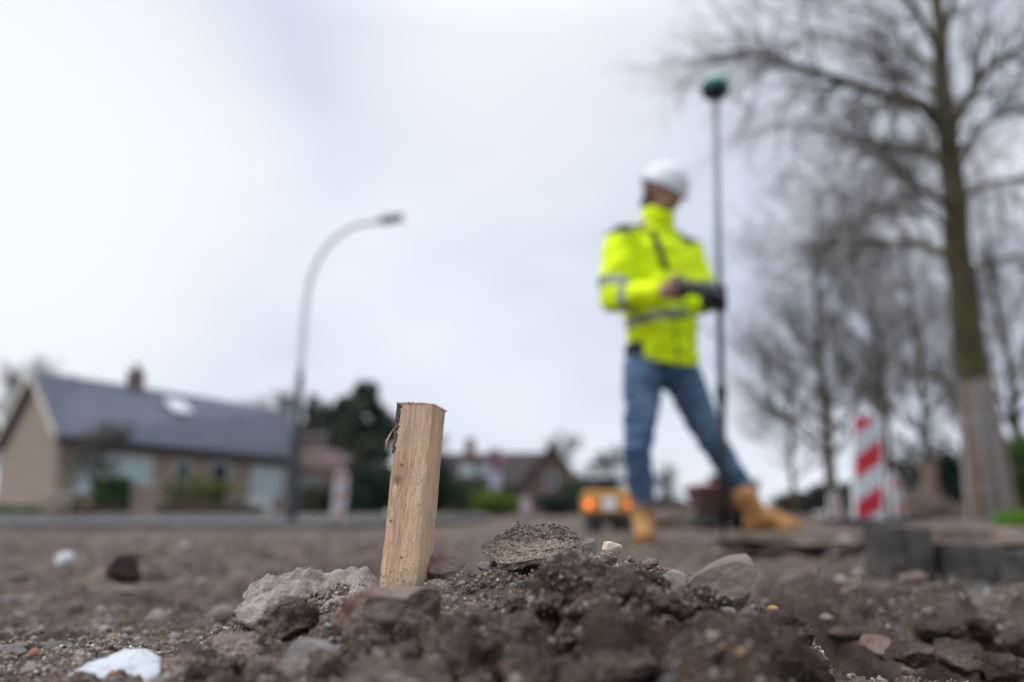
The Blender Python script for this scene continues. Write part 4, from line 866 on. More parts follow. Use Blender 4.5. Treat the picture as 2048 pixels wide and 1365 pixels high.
# the big bare tree on the right, guided by its limbs
def big_tree():
    Y = 12.0; base = V(1985, 1045, Y); base.z = gz(base.x, base.y) - .05
    root = empty('bare_tree', base, 'tall bare tree at right with mossy trunk boxed in grey boards', 'tree')
    def loc(px, py, dY=0): return V(px, py, Y + dY) - base
    tr = MB(); P = spline([Vector((0.02, 0, 0)), loc(1975, 950), loc(1950, 750), loc(1928, 600), loc(1914, 480), loc(1904, 350), loc(1892, 240), loc(1882, 120), loc(1876, 0), loc(1866, -140), loc(1862, -260, .2)], 5)
    rad = [np.interp(i / (len(P) - 1), [0, .06, .2, .35, .5, .62, .75, .88, 1], [.27, .245, .225, .20, .175, .15, .11, .07, .04]) for i in range(len(P))]
    P = [p + Vector((math.sin(i * .9) * .02, 0, 0)) for i, p in enumerate(P)]
    tr.tube(P, rad, 14)
    T = Tree(11)
    limbs = [
     ([(1888, 260, 0), (1843, 212, -.4), (1786, 196, -.8), (1711, 171, -1.2), (1643, 148, -1.5), (1574, 126, -1.8), (1529, 111, -2), (1466, 106, -2.2)], .10),
     ([(1895, 340, 0), (1849, 300, .5), (1800, 292, .9), (1723, 286, 1.3), (1671, 263, 1.7), (1600, 262, 2)], .075),
     ([(1898, 410, 0), (1849, 383, -.6), (1803, 349, -1.1), (1768, 314, -1.6), (1700, 320, -2)], .065),
     ([(1905, 520, 0), (1843, 488, .6), (1786, 486, 1.0), (1700, 484, 1.4), (1620, 500, 1.7)], .08),
     ([(1885, 150, 0), (1857, 128, .3), (1814, 97, .6), (1786, 51, 1.), (1734, 24, 1.2), (1640, 0, 1.5)], .06),
     ([(1902, 260, 0), (1946, 183, -.4), (1974, 143, -.7), (2008, 120, -1), (2080, 70, -1.4)], .09),
     ([(1908, 320, 0), (1974, 246, .5), (2014, 229, .8), (2043, 223, 1.1), (2130, 200, 1.5)], .065),
     ([(1912, 400, 0), (1985, 366, -.5), (2031, 360, -.9), (2120, 340, -1.4)], .055),
     ([(1920, 545, 0), (1974, 531, .5), (2020, 514, .9), (2100, 500, 1.3)], .06),
     ([(1882, 100, 0), (1905, 10, -.3), (1935, -80, -.5), (1990, -160, -.8)], .07),
     ([(1880, 60, 0), (1850, -40, .3), (1800, -110, .6), (1730, -150, 1.)], .06),
     ([(1884, 120, 0), (1830, 20, -.8), (1760, -50, -1.5), (1650, -60, -2.2)], .06),
     ([(1900, 300, 0), (1880, 240, -1.2), (1870, 190, -2.2)], .06),
     ([(1902, 380, 0), (1930, 320, 1.4), (1950, 280, 2.6)], .06),
     ([(1890, 200, 0), (1800, 150, 1.4), (1700, 80, 2.6), (1560, 50, 3.2)], .06),
     ([(1908, 470, 0), (1860, 430, -1.), (1790, 420, -1.8), (1720, 410, -2.4)], .045),
    ]
    for pts, r0 in limbs:
        Q = spline([loc(*p) for p in pts], 4); n = len(Q); rd = [r0 * (1 - .75 * i / (n - 1)) for i in range(n)]
        tr.tube(Q, rd, 7)
        for i in range(3, n):
            for _ in range(1 if i < n - 1 else 3):
                d = (Q[i] - Q[i - 1]).normalized(); sd_ = Vector((T.r.gauss(0, 1), T.r.gauss(0, 1), T.r.gauss(0, 1)))
                T.grow(Q[i], d * .7 + sd_.normalized() * .8 + Vector((-.1 if pts[-1][0] < 1890 else .1, 0, -.02)), T.r.uniform(.7, 1.25), rd[i] * .38 + .003, 3 if (i * 7 + int(pts[0][1])) % 7 == 0 else 2, up=.02, spread=.8, rmin=.0030, split=3)
    tr.build('trunk', M['bark'], root, smooth=True); T.crown(root)
    # boards strapped round the trunk
    for k in range(12):
        a = 2 * math.pi * k / 12; h = 2.05 + T.r.uniform(-.06, .06); rr = .285
        b = MB(); tilt = Matrix.Rotation(a, 4, 'Z') @ Matrix.Rotation(R(-3.0), 4, 'Y')
        b.box((math.cos(a) * rr, math.sin(a) * rr, h / 2 + .02), (.03, .118, h), bev=.004, M=tilt)
        bd = b.build('board', M['oldboard'] if k % 3 != 1 else M['brownboard'], root)
    for z in (.5, 1.5):
        w = MB(); w.tube([(math.cos(q * .3927) * .312, math.sin(q * .3927) * .312, z) for q in range(17)], .008, 5); w.build('strap', M['galv'], root)
    return root, T
bt, BT = big_tree()
print('big tree faces', len(BT.f))

def bare_tree(px, Y, H, label, seed, r0=.16, depth=4, fork=.3, spread=.7, L0=None, group='bare trees along the street', up=.14, boards=False, nl=7, rmin=.0032):
    c = V(px, 1030, Y); c.z = gz(c.x, c.y) - .05
    root = empty('bare_tree', c, label, 'tree', group); T = Tree(seed); tr = MB()
    zs = [0, .1, .3, .5, .7, .88]; P = spline([Vector((T.r.gauss(0, .012) * H * z, T.r.gauss(0, .012) * H * z, z * H)) for z in zs], 4)
    rad = [r0 * (1 - .8 * i / (len(P) - 1)) * (1.25 if i == 0 else 1) for i in range(len(P))]; tr.tube(P, rad, 9)
    for i in range(int(len(P) * fork), len(P)):
        for _ in range((1 if T.r.random() < .3 else 2) if i < len(P) - 1 else 3):
            a = T.r.uniform(0, 6.283); t = i / len(P)
            d = Vector((math.cos(a), math.sin(a), T.r.uniform(.4, 1.1)))
            T.grow(P[i], d, H * (.30 - .12 * t) * T.r.uniform(.7, 1.1), rad[i] * .5, depth - 1, up=up, spread=spread, rmin=rmin, split=3)
    tr.build('trunk', M['bark'], root, smooth=True); T.crown(root)
    if boards:
        for k in range(10):
            a = 2 * math.pi * k / 10; b = MB(); b.box((math.cos(a) * r0 * 1.35, math.sin(a) * r0 * 1.35, .77), (.03, r0 * .72, 1.5), rz=a); b.build('board', M['brownboard'], root)
    return root, len(T.f)
nf = []
for a in [
  (1668, 27, 10.6, 'bare tree left of the marker board, with the widest crown', 31, .24, 4),
  (1592, 38, 8.6, 'small bare tree nearest to the surveyor pole on its right', 32, .16, 4),
  (1788, 31, 10.8, 'bare tree rising straight behind the red and white marker board', 33, .22, 4),
  (1868, 22, 9.2, 'bare tree with brown boards round its trunk', 34, .14, 4),
  (2052, 26, 10.5, 'bare tree at the right edge beyond the boxed trunk', 36, .22, 4),
  (1950, 40, 12.0, 'distant bare tree just left of the boxed trunk', 37, .2, 4)]:
    _, k = bare_tree(*a[:4], a[4], r0=a[5], depth=a[6], boards=(a[0] == 1868)); nf.append(k)
print('trees', nf)
bare_tree(1130, 62, 5.6, 'low bare tree right of the brown house gable', 41, .14, 4, spread=.9, rmin=.007)
bare_tree(1225, 70, 5.4, 'distant bare tree behind the yellow digger', 42, .16, 4, rmin=.007)
bare_tree(1335, 75, 4.2, 'distant bare tree between the legs of the surveyor', 43, .16, 4, rmin=.007)
bare_tree(30, 46, 7.6, 'bare tree top behind the gable of the bungalow', 44, .2, 4, rmin=.007)
bare_tree(540, 52, 7.4, 'bare tree behind the right end of the grey roof', 45, .2, 4, rmin=.007)
bare_tree(190, 23.0, 2.75, 'small bare purple brown tree in front of the bungalow', 46, .06, 4, fork=.45, spread=1.2, rmin=.0045, up=.0)
bare_tree(860, 60, 5.2, 'bare tree just behind the stake', 47, .2, 4, rmin=.007)

def evergreen(px, Y, H, w, cols, label, seed, n=9000, size=.11, cat='tree', conical=False):
    c = V(px, 1030, Y); c.z = gz(c.x, c.y) - .05; root = empty('evergreen_tree', c, label, cat); r = random.Random(seed)
    L = []
    for k in range(26):
        t = r.uniform(.12, 1.0); ww = w * ((1 - t) * .9 + .12) if conical else w * (.5 if t > .85 else .8) * (1 - abs(t - .45) * .7)
        a = r.uniform(0, 6.28); q = r.uniform(.1, .5); L.append((math.cos(a) * ww * q, math.sin(a) * ww * q, t * H * .93, max(.12 * w, ww * r.uniform(.2, .34)), max(.1 * w, ww * .28), H * r.uniform(.05, .1)))
    MB().tube([(0, 0, 0), (.05, 0, H * .5), (0, 0, H * .93)], [H * .03, H * .02, .02], 8).build('trunk', M['bark'], root)
    leaves('crown', L, n, size, cols, root, seed, shell=.1); return root
evergreen(718, 36, 6.2, 3.0, CONIF, 'dark evergreen tree left of the stake, the tallest of three', 51, n=12000, size=.14)
evergreen(655, 52, 7.7, 5.0, CONIF, 'dark evergreen behind the lamp post and red brick house', 52, n=9000, size=.2)
evergreen(606, 56, 9.0, 3.0, CONIF, 'thin dark evergreen touching the end of the grey roof', 53, n=6000, size=.2)
evergreen(765, 41, 5.5, 4.2, CONIF, 'lower dark evergreen directly beside the stake', 54, n=8000, size=.16)

evergreen(108, 44, 8.3, 2.6, CONIF, 'dark evergreen tops showing over the left end of the grey roof', 55, n=6000, size=.18)
evergreen(690, 50, 7.6, 4.0, CONIF, 'broad evergreen between lamp post and stake, set far back', 56, n=9000, size=.2)

# ------------------------------------------------------------------ bungalow, left
def wall_panel(mb, a, b, z0, z1, th=.2): 
    a, b = Vector(a), Vector(b); d = (b - a); L = d.length; d.normalize(); n = Vector((d.y, -d.x)); c = (a + b) / 2 - n * th / 2
    mb.box((c.x, c.y, (z0 + z1) / 2), (L, th, z1 - z0), rz=math.atan2(d.y, d.x))
def window(parent, a, d, s0, s1, z0, z1, glass='glass', mull=2, origin=(0, 0), name='window', n_out=None):
    """a frame with its pane, set on the wall line from a along d"""
    d = Vector(d).normalized(); n = Vector((d.y, -d.x)); m = Vector(a) + d * (s0 + s1) / 2 + n * .03; rz = math.atan2(d.y, d.x); w = s1 - s0; h = z1 - z0
    fr = MB(); o3 = Vector((m.x, m.y, (z0 + z1) / 2)); T = Matrix.Rotation(rz, 4, 'Z')
    for (cx, cz, sx, sz) in [(0, h / 2 - .04, w, .08), (0, -h / 2 + .04, w, .08), (-w / 2 + .04, 0, .08, h - .16), (w / 2 - .04, 0, .08, h - .16)] + [(-w / 2 + w * k / mull, 0, .06, h - .16) for k in range(1, mull)]:
        p = o3 + T @ Vector((cx, 0, cz)); fr.box(p, (sx, .08, sz), rz=rz)
    f = fr.build(name, M['frame'], parent)
    g = MB(); g.box(o3 + T @ Vector((0, .02, 0)), (w - .1, .02, h - .1), rz=rz); g.build('pane', M[glass], f); return f
def roof_prism(corners, eave, ridge_h, over, th, name, m, parent):
    c1, c2, c3, c4 = [Vector(c) for c in corners]     # near front, near back, far back, far front
    dl = (c4 - c1).normalized(); r1 = (c1 + c2) / 2 - dl * over; r2 = (c3 + c4) / 2 + dl * over
    def out(c, o, k): return c + (c - o).normalized() * over + dl * k * over
    e1, e4 = out(c1, c2, -1), out(c4, c3, 1); e2, e3 = out(c2, c1, -1), out(c3, c4, 1)
    slope = (ridge_h - eave) / ((c1 - c2).length / 2); ez = eave - slope * over
    V_ = [(e1.x, e1.y, ez), (e4.x, e4.y, ez), (r2.x, r2.y, ridge_h), (r1.x, r1.y, ridge_h), (e2.x, e2.y, ez), (e3.x, e3.y, ez)]
    V_ += [(x, y, z + th) for x, y, z in V_]
    F = [(0, 3, 2, 1), (3, 4, 5, 2), (6, 7, 8, 9), (9, 8, 11, 10), (0, 1, 7, 6), (1, 2, 8, 7), (2, 5, 11, 8), (5, 4, 10, 11), (4, 3, 9, 10), (3, 0, 6, 9)]
    o = mesh_obj(name, V_, F, m, parent); return o, (r1, r2, e1, e4, ez)
def gable_walls(corners, eave, ridge_h, m, parent, th=.25):
    c1, c2, c3, c4 = [Vector(c) for c in corners]; V_ = []
    r1, r2 = (c1 + c2) / 2, (c3 + c4) / 2
    V_ = [(c1.x, c1.y, -.3), (c2.x, c2.y, -.3), (c3.x, c3.y, -.3), (c4.x, c4.y, -.3), (c1.x, c1.y, eave), (c2.x, c2.y, eave), (c3.x, c3.y, eave), (c4.x, c4.y, eave), (r1.x, r1.y, ridge_h - .02), (r2.x, r2.y, ridge_h - .02)]
    F = [(0, 4, 8, 5, 1), (1, 5, 6, 2), (2, 6, 9, 7, 3), (3, 7, 4, 0)]
    return mesh_obj('wall', V_, F, m, parent)
C = [(-15.2, 26.9), (-19.7, 30.9), (-12.6, 41.6), (-10.35, 38.2)]
hb = empty('bungalow', (0, 0, 0), 'long sand brick bungalow with a grey tiled roof at left', 'house')
EH, RH = 2.80, 5.12
gable_walls(C, EH, RH, M['sandbrick'], hb)
rf, (r1, r2, e1, e4, ez) = roof_prism(C, EH, RH, .28, .14, 'roof', M['rooftile'], hb)
# tile courses as raised strips on the front slope
tl = MB(); nrow = 15
for k in range(nrow):
    t0 = k / nrow; a = Vector((e1.x, e1.y, ez + .14)).lerp(Vector((r1.x, r1.y, RH + .14)), t0); b = Vector((e4.x, e4.y, ez + .14)).lerp(Vector((r2.x, r2.y, RH + .14)), t0)
    up_ = (Vector((r1.x, r1.y, RH)) - Vector((e1.x, e1.y, ez))).normalized(); nn = (b - a).cross(up_).normalized()
    if nn.z < 0: nn = -nn
    q = up_ * .30
    tl.add([a + nn * .035, b + nn * .035, b + q + nn * .006, a + q + nn * .006, a - nn * .01, b - nn * .01], [(0, 1, 2, 3), (4, 5, 1, 0)])
tl.build('tile_courses', M['rooftile'], rf)
bb = MB()
for aa, bb_ in ((Vector((e1.x, e1.y, ez)), Vector((r1.x, r1.y, RH))), (Vector((r1.x, r1.y, RH)), None)):
    if bb_ is None:
        e2 = Vector(C[1]) + (Vector(C[1]) - Vector(C[0])).normalized() * .28 - (Vector(C[3]) - Vector(C[0])).normalized() * .28; bb_ = Vector((e2.x, e2.y, ez))
    dl = (Vector((*C[3], 0)) - Vector((*C[0], 0))).normalized(); o_ = -dl * .05
    u3 = Vector((0, 0, 1))
    bb.add([aa + o_ - u3 * .16, bb_ + o_ - u3 * .16, bb_ + o_ + u3 * .17, aa + o_ + u3 * .17, aa + o_ * .1 - u3 * .16, bb_ + o_ * .1 - u3 * .16, bb_ + o_ * .1 + u3 * .17, aa + o_ * .1 + u3 * .17], [(0, 1, 2, 3), (7, 6, 5, 4), (3, 2, 6, 7), (0, 4, 5, 1)])
bb.build('bargeboard', M['barge'], hb)
gt = MB(); gt.tube([(e1.x + .06, e1.y - .05, ez + .03), (e4.x + .06, e4.y - .05, ez + .03)], .075, 8); gt.build('gutter', M['darkpaint'], hb)
def on_ridge(t): return r1.lerp(r2, t)
ch = on_ridge(.33); MB().box((ch.x, ch.y, RH + .30), (.62, .62, .95), rz=.3, bev=.02).build('chimney', M['brownbrick'], rf)
cp = MB().lathe([(.14, 0), (.12, .3)], 10, (ch.x, ch.y, RH + .77)); cp.build('chimney_pot', M['brownbrick'], rf)
s1 = V(357, 814, 33.0); MB().box(s1, (1.0, .14, .85), rz=.9, bev=.02, M=Matrix.Rotation(math.atan2(C[3][1] - C[0][1], C[3][0] - C[0][0]), 4, 'Z') @ Matrix.Rotation(-R(50), 4, 'X')).build('skylight', M['white'], rf)  # glint of the skylight glass painted as a plain white face
fd = (Vector(C[3]) - Vector(C[0])); L_ = fd.length; a0 = Vector(C[0])
window(hb, a0, fd, .7, 3.9, .85, 2.25, mull=3)
window(hb, a0, fd, 9.4, 11.5, .85, 2.25, mull=3)
window(hb, a0, fd, 5.0, 5.8, .9, 2.2, glass='darkglass', mull=1)
f = window(hb, a0, fd, 6.9, 8.0, .02, 2.25, glass='darkglass', mull=1, name='door')
fascia = MB(); wall_panel(fascia, (e1.x, e1.y), (e4.x, e4.y), ez - .16, ez, .03); fascia.build('fascia', M['darkpaint'], hb)
gp = MB(); p = a0 + fd.normalized() * 9.9 + Vector((fd.y, -fd.x)).normalized() * .14; gp.box((p.x, p.y, .42), (1.7, .06, .76), rz=math.atan2(fd.y, fd.x)); gp.build('white_panel', M['white'], hb)
# garden in front of the bungalow
def gp_(px, Y): p = V(px, 1035, Y); return p.x, p.y
bush('green_shrub', *gp_(225, 23.5), 1.5, 1.35, MID, 'round mid green shrub under the big window', 2600, .07, 1)
bush('olive_shrub', *gp_(390, 26.5), 2.0, 1.75, OLIVE, 'loose yellow green shrub before the bungalow door', 2600, .07, 2)
bush('low_shrub', *gp_(35, 23), 1.8, .42, MID, 'low green shrub against the gable wall', 1500, .06, 3)
bush('brown_hedge', *gp_(330, 24.5), 2.6, .5, [(.10, .06, .045), (.07, .05, .035)], 'low rusty brown hedge left of the olive shrub', 2000, .05, 4, cat='hedge')
bush('brown_hedge', *gp_(455, 25), 2.8, .55, [(.11, .065, .045), (.06, .06, .035)], 'low rusty brown hedge right of the olive shrub', 2000, .05, 5, cat='hedge')
bush('brown_hedge', *gp_(175, 22.8), 2.6, .45, [(.10, .06, .045), (.07, .05, .035)], 'low brown hedge below the big window', 2000, .05, 6, cat='hedge')
for px, w, h, Y, lab, m_ in ((287, .62, 1.0, 23.5, 'sand coloured brick pier beside the round green shrub', 'sandbrick'), (125, .7, .72, 22.8, 'tan brick planter box below the big window', 'sandbrick')):
    x_, y_ = gp_(px, Y); root = empty('brick_pier', (x_, y_, gz(x_, y_) - .05), lab, 'pier')
    MB().box((0, 0, h / 2), (w, w * .8, h), bev=.01).build('shaft', M[m_], root); MB().box((0, 0, h + .035), (w + .08, w * .8 + .08, .07), bev=.01).build('cap', M['barge'], root)
# red brick house between bungalow and evergreens
C2 = [(-11.6, 45.5), (-15.5, 49.5), (-8.3, 55), (-6.9, 50.2)]
h2 = empty('brick_house', (0, 0, 0), 'red brick house with pinkish upper wall beside the lamp post', 'house')
gable_walls([(-11.9, 41.5), (-12.2, 48), (-7.4, 48), (-8.7, 41.5)], 2.3, 2.6, M['redbrick'], h2)
up = MB(); up.box((-10.3, 44.6, 3.2), (3.0, 6.0, 1.6)); up.build('upper_wall', M['pinkplaster'], h2)
roof_prism([(-11.8, 41.6), (-11.8, 47.6), (-8.8, 47.6), (-8.8, 41.6)], 4.0, 4.5, .2, .1, 'roof', M['brownroof'], h2)
window(h2, (-11.9, 41.5), (1, 0), .9, 2.2, .9, 2.0)
# brown brick house in the middle distance
C3 = [V(1155, 1030, 58), V(1040, 1030, 60)]
h3 = empty('brown_house', (0, 0, 0), 'brown brick house with dark roof and gable beyond the stake', 'house')
cc = [(4.9, 56.0), (.6, 56.0), (-6.5, 62.0), (-3.0, 64.5)]
cn = [(5.0, 57.), (.5, 57.), (.5, 63.), (5.0, 63.)]
GB = 4.9
w3 = mesh_obj('wall', [(.2, 57, -.3), (5.3, 57, -.3), (5.3, 57, 1.7), (2.75, 57, GB), (.2, 57, 1.7), (.2, 64, -.3), (5.3, 64, -.3), (5.3, 64, 1.7), (2.75, 64, GB), (.2, 64, 1.7)], [(0, 1, 2, 3, 4), (1, 6, 7, 2), (5, 0, 4, 9), (6, 5, 9, 8, 7)], M['brownbrick'], h3)
MB().add([(-7, 59, -.3), (.2, 59, -.3), (.2, 59, 2.4), (-7, 59, 2.4), (-7, 65, -.3), (-7, 65, 2.4)], [(0, 1, 2, 3), (4, 0, 3, 5)]).build('side_wall', M['brownbrick'], h3)
ra = mesh_obj('gable_roof', [(2.75, 56.6, GB + .12), (5.7, 56.6, 1.35), (5.7, 64, 1.35), (2.75, 64, GB + .12), (-.2, 56.6, 1.35), (-.2, 64, 1.35), (2.75, 56.6, GB - .1), (5.7, 56.6, 1.1), (-.2, 56.6, 1.1)], [(0, 1, 2, 3), (0, 3, 5, 4), (0, 6, 7, 1), (0, 4, 8, 6)], M['brownroof'], h3)
rb = mesh_obj('main_roof', [(-7.4, 58.5, 2.2), (2.4, 58.5, 2.2), (2.4, 61.6, 4.75), (-7.4, 61.6, 4.65), (-7.4, 64.8, 2.2), (2.4, 64.8, 2.2)], [(0, 1, 2, 3), (3, 2, 5, 4), (0, 3, 4)], M['brownroof'], h3)
cx_ = V(940, 900, 61.2); MB().box((cx_.x, cx_.y, 5.0), (.75, .75, 1.5)).build('chimney', M['redbrick'], rb)
window(h3, (.2, 57), (1, 0), 2.2, 2.9, 1.9, 2.9, mull=1, glass='darkglass')
window(h3, (-7, 59), (1, 0), 3.2, 4.2, 2.9, 3.7, mull=1, name='dormer_window'); window(h3, (-7, 59), (1, 0), 4.7, 5.7, 2.9, 3.7, mull=1, name='dormer_window')
# flag on a pole before the brown house
fx, fy = gp_(1000, 50); fr_ = empty('flag', (fx, fy, 0), 'purple pink and pale banner hanging on a pole before the brown house', 'flag')
MB().tube([(0, 0, 0), (0, 0, 4.2)], .03, 8).build('pole', M['galv'], fr_)
def flag(z0, z1, m, n):
    vs = []; 
    for j in range(9):
        for i in range(6): vs.append((-.05 - i * .12 + .03, .05 * math.sin(i * 1.4 + j * .7), z1 + (z0 - z1) * j / 8))
    vs += [(x, y + .012, z) for x, y, z in vs]
    fs = [(j * 6 + i, j * 6 + i + 1, j * 6 + 7 + i, j * 6 + 6 + i) for j in range(8) for i in range(5)]; fs += [tuple(q + 54 for q in f[::-1]) for f in fs]
    mesh_obj(n, vs, fs, M[m], fr_, smooth=True)
flag(2.7, 4.1, 'flagcloth', 'banner'); flag(1.4, 2.68, 'flagpale', 'lower_banner')
# hedges and shrubs behind the bare earth
bush('lime_shrub', *gp_(997, 33), 2.2, 1.15, LIME, 'bright lime green shrub between stake and digger', 3500, .07, 11)
bush('dark_shrub', *gp_(735, 30), 2.0, 1.9, DKGREEN, 'dark green shrub left of the stake', 4000, .08, 12)
bush('dark_shrub', *gp_(700, 26), 1.4, 1.0, DKGREEN, 'low dark green shrub behind the slim marker board', 2500, .07, 13)
bush('dark_shrub', *gp_(875, 34), 1.6, 2.7, DKGREEN, 'tall dark green shrub peeking out right of the stake', 4500, .08, 14)
bush('green_shrub', *gp_(930, 38), 2.0, 1.9, [(.05, .075, .03), (.035, .055, .025)], 'mid green shrub under the chimney of the brown house', 3000, .08, 15)
bush('dark_shrub', *gp_(1112, 36), 2.0, 1.1, [(.022, .05, .034), (.03, .06, .04)], 'blue green shrub left of the yellow digger', 3000, .07, 16)
bush('olive_shrub', *gp_(630, 27), 1.5, 1.2, [(.06, .07, .04), (.08, .06, .045)], 'dull olive shrub right of the lamp post', 2500, .07, 17)
bush('dark_hedge', *gp_(1185, 48), 4.5, 2.3, [(.035, .055, .025), (.05, .06, .035), (.06, .07, .045)], 'dull green hedge behind the yellow digger', 4000, .12, 18, cat='hedge')
bush('dark_hedge', *gp_(1330, 52), 4.5, 1.3, [(.06, .06, .05), (.05, .05, .045)], 'low grey green hedge seen between the legs of the surveyor', 3000, .12, 19, cat='hedge')
bush('dark_hedge', *gp_(1600, 46), 4.2, 1.5, [(.05, .055, .04), (.04, .045, .035)], 'low dull hedge behind the brown boot', 3000, .12, 20, cat='hedge')
bush('dark_hedge', *gp_(1700, 42), 4.2, 2.0, [(.035, .04, .03), (.05, .045, .035)], 'dull brown green hedge behind the left marker board', 3500, .12, 21, cat='hedge')
bush('dark_hedge', *gp_(1912, 26), 1.3, 2.3, DKGREEN, 'upright dark green hedge left of the boxed trunk', 3500, .08, 22, cat='hedge')
bush('green_hedge', *gp_(2050, 20), 1.9, 2.2, [(.06, .11, .03), (.04, .08, .025)], 'mossy green hedge at the right edge', 4500, .07, 23, cat='hedge')
bush('evergreen_shrub', *gp_(1850, 34), 3.2, 3.6, [(.035, .045, .025), (.05, .055, .03)], 'loose green shrub round the boarded bare tree', 2600, .10, 24)

# grass patch right edge
def grass(cx, cy, w, d, n, h, seed):
    r = np.random.RandomState(seed); x = cx + r.uniform(-w, w, n); y = cy + r.uniform(-d, d, n); z = ground_z(x, y) - .005
    a = r.uniform(0, 6.28, n); hh = h * r.uniform(.5, 1.2, n); bx, by = np.cos(a), np.sin(a); ln = r.normal(0, .35, (n, 2)) * hh[:, None]; wd = .004
    A = np.stack([x - bx * wd, y - by * wd, z], 1); B = np.stack([x + bx * wd, y + by * wd, z], 1); Cc = np.stack([x + ln[:, 0], y + ln[:, 1], z + hh], 1)
    o = mesh_obj('grass', np.stack([A, B, Cc], 1).reshape(-1, 3), np.arange(n * 3).reshape(-1, 3), M['grass'])
    at = o.data.color_attributes.new('tint', 'FLOAT_COLOR', 'POINT'); c = np.ones((n, 3, 4)); c[:, :, :3] = (np.array([.12, .27, .03]) * r.uniform(.6, 1.3, (n, 1)))[:, None]
    at.data.foreach_set('color', c.astype(np.float32).ravel()); return tag(o, 'bright green grass behind the paving blocks', kind='stuff')
grass(4.25, 6.4, .34, .25, 6000, .13, 2)
# dry yellow leaves
def leaf(px, py, Y, s, label, rz=0):
    p = V(px, py, Y); z = gz(p.x, p.y) + .003; vs = []; n = 9
    for j in range(2):
        for i in range(n):
            t = i / (n - 1); w = math.sin(t * math.pi) ** .7 * s * .32; zz = .12 * s * math.sin(t * 3.0) - j * .0006
            vs += [((t - .5) * s, -w, zz + w * .35), ((t - .5) * s, 0, zz), ((t - .5) * s, w, zz + w * .35)]
    fs = []
    for j in range(2):
        for i in range(n - 1):
            for k in range(2): q = j * n * 3 + i * 3 + k; fs.append((q, q + 3, q + 4, q + 1) if j == 0 else (q, q + 1, q + 4, q + 3))
    o = mesh_obj('dry_leaf', vs, fs, M['wax'], smooth=True, loc=(p.x, p.y, z)); o.rotation_euler = (.05, -.05, rz); tag(o, label, 'leaf')
leaf(2030, 1224, 1.25, .05, 'yellow leaf on the earth at the right edge', .4)

# ------------------------------------------------------------------ street lamp
lx = V(583, 1035, 15.0); lr = empty('street_lamp', (lx.x, 15.0, gz(lx.x, 15.0) - .03), 'curved arm street lamp with pale post in front of the bungalow', 'street lamp')
b0 = Vector(lr.location)
MB().lathe([(.16, 0), (.16, .05), (.11, .08), (.105, 1.6), (.085, 1.7)], 14).build('base', M['darkpaint'], lr, smooth=False)
L = spline([Vector((0, 0, 1.6)), V(598, 800, 15) - b0, V(603, 700, 15) - b0, V(612, 600, 15) - b0, V(628, 535, 15) - b0, V(660, 484, 15) - b0, V(705, 453, 15) - b0, V(760, 442, 15) - b0], 6)
lo = [p for p in L if p.z < 2.9]; hi = [p for p in L if p.z >= 2.7]
MB().tube(lo, [.068] * len(lo), 12).build('lower_post', M['darkpaint'], lr, smooth=True)
MB().tube(hi, [.066 - .018 * i / (len(hi) - 1) for i in range(len(hi))], 12).build('post', mat('pale_post_metal', (.60, .63, .68), (.66, .69, .73), 3, .55, metallic=.3), lr, smooth=True)
h0 = V(758, 442, 15) - b0; h1 = V(806, 434, 15) - b0; dv = (h1 - h0); ang = -math.atan2(dv.z, dv.x)
hd = MB(); hd.box((h0 + h1) / 2, (dv.length, .24, .10), bev=.04, M=Matrix.Rotation(ang, 4, 'Y')); ho = hd.build('lamp_head', M['lamphead'], lr)
MB().box((h0 + h1) / 2 + Vector((.05, 0, -.055)), (dv.length * .6, .17, .03), M=Matrix.Rotation(ang, 4, 'Y')).build('lens', M['lens'], ho)

# ------------------------------------------------------------------ marker boards
def marker(px, py_base, Y, label, H=1.0, W=.25, rz=0, lean=0, sgn=1, group='red and white marker boards', n=4, ph=0.):
    p = V(px, py_base, Y); z = gz(p.x, p.y)
    root = empty('marker_board', (p.x, p.y, z), label, 'marker board', group, rz)
    root.rotation_euler = (0, lean, rz)
    MB().box((0, 0, .05), (.42, .5, .10), bev=.03).build('foot', M['rubber'], root)
    MB().box((0, 0, .09 + H / 2), (W + .05, .03, H + .03), bev=.015).build('backing', M['white'], root)
    pn = MB().box((0, -.0185, .10 + H / 2), (W, .008, H), bev=.003).build('panel', M['boardwhite'], root)
    MB().box((0, 0, H + .15), (W * .35, .05, .05), bev=.01).build('handle', M['white'], root)
    st = MB(); z0, z1 = .11, .09 + H; per = H / n
    for k in range(-1, int(n) + 2):
        a = z0 + per * (k + ph); lo0, hi0 = a, a + per * .5
        # band rising to the right, clipped to the panel
        pts = []
        for t in np.linspace(0, 1, 9):
            x = (t - .5) * W * .98; d_ = sgn * (t - .5) * W * 1.0
            l_, h_ = max(z0, min(z1, lo0 + d_)), max(z0, min(z1, hi0 + d_)); pts.append((x, l_, h_))
        for i in range(8):
            q, w_ = pts[i], pts[i + 1]
            if q[2] - q[1] < 1e-4 and w_[2] - w_[1] < 1e-4: continue
            st.add([(q[0], -.0245, q[1]), (w_[0], -.0245, w_[1]), (w_[0], -.0245, w_[2]), (q[0], -.0245, q[2])], [(0, 1, 2, 3)])
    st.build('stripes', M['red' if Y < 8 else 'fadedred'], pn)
    return root
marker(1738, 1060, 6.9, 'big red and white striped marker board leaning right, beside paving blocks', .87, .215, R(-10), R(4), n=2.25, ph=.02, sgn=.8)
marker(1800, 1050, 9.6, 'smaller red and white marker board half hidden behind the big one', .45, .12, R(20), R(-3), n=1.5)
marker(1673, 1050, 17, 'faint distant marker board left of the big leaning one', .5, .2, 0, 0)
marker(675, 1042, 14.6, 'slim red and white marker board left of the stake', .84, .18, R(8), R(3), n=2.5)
marker(1052, 1040, 26, 'distant pinkish marker board right of the lime green shrub', .55, .22, 0, 0)

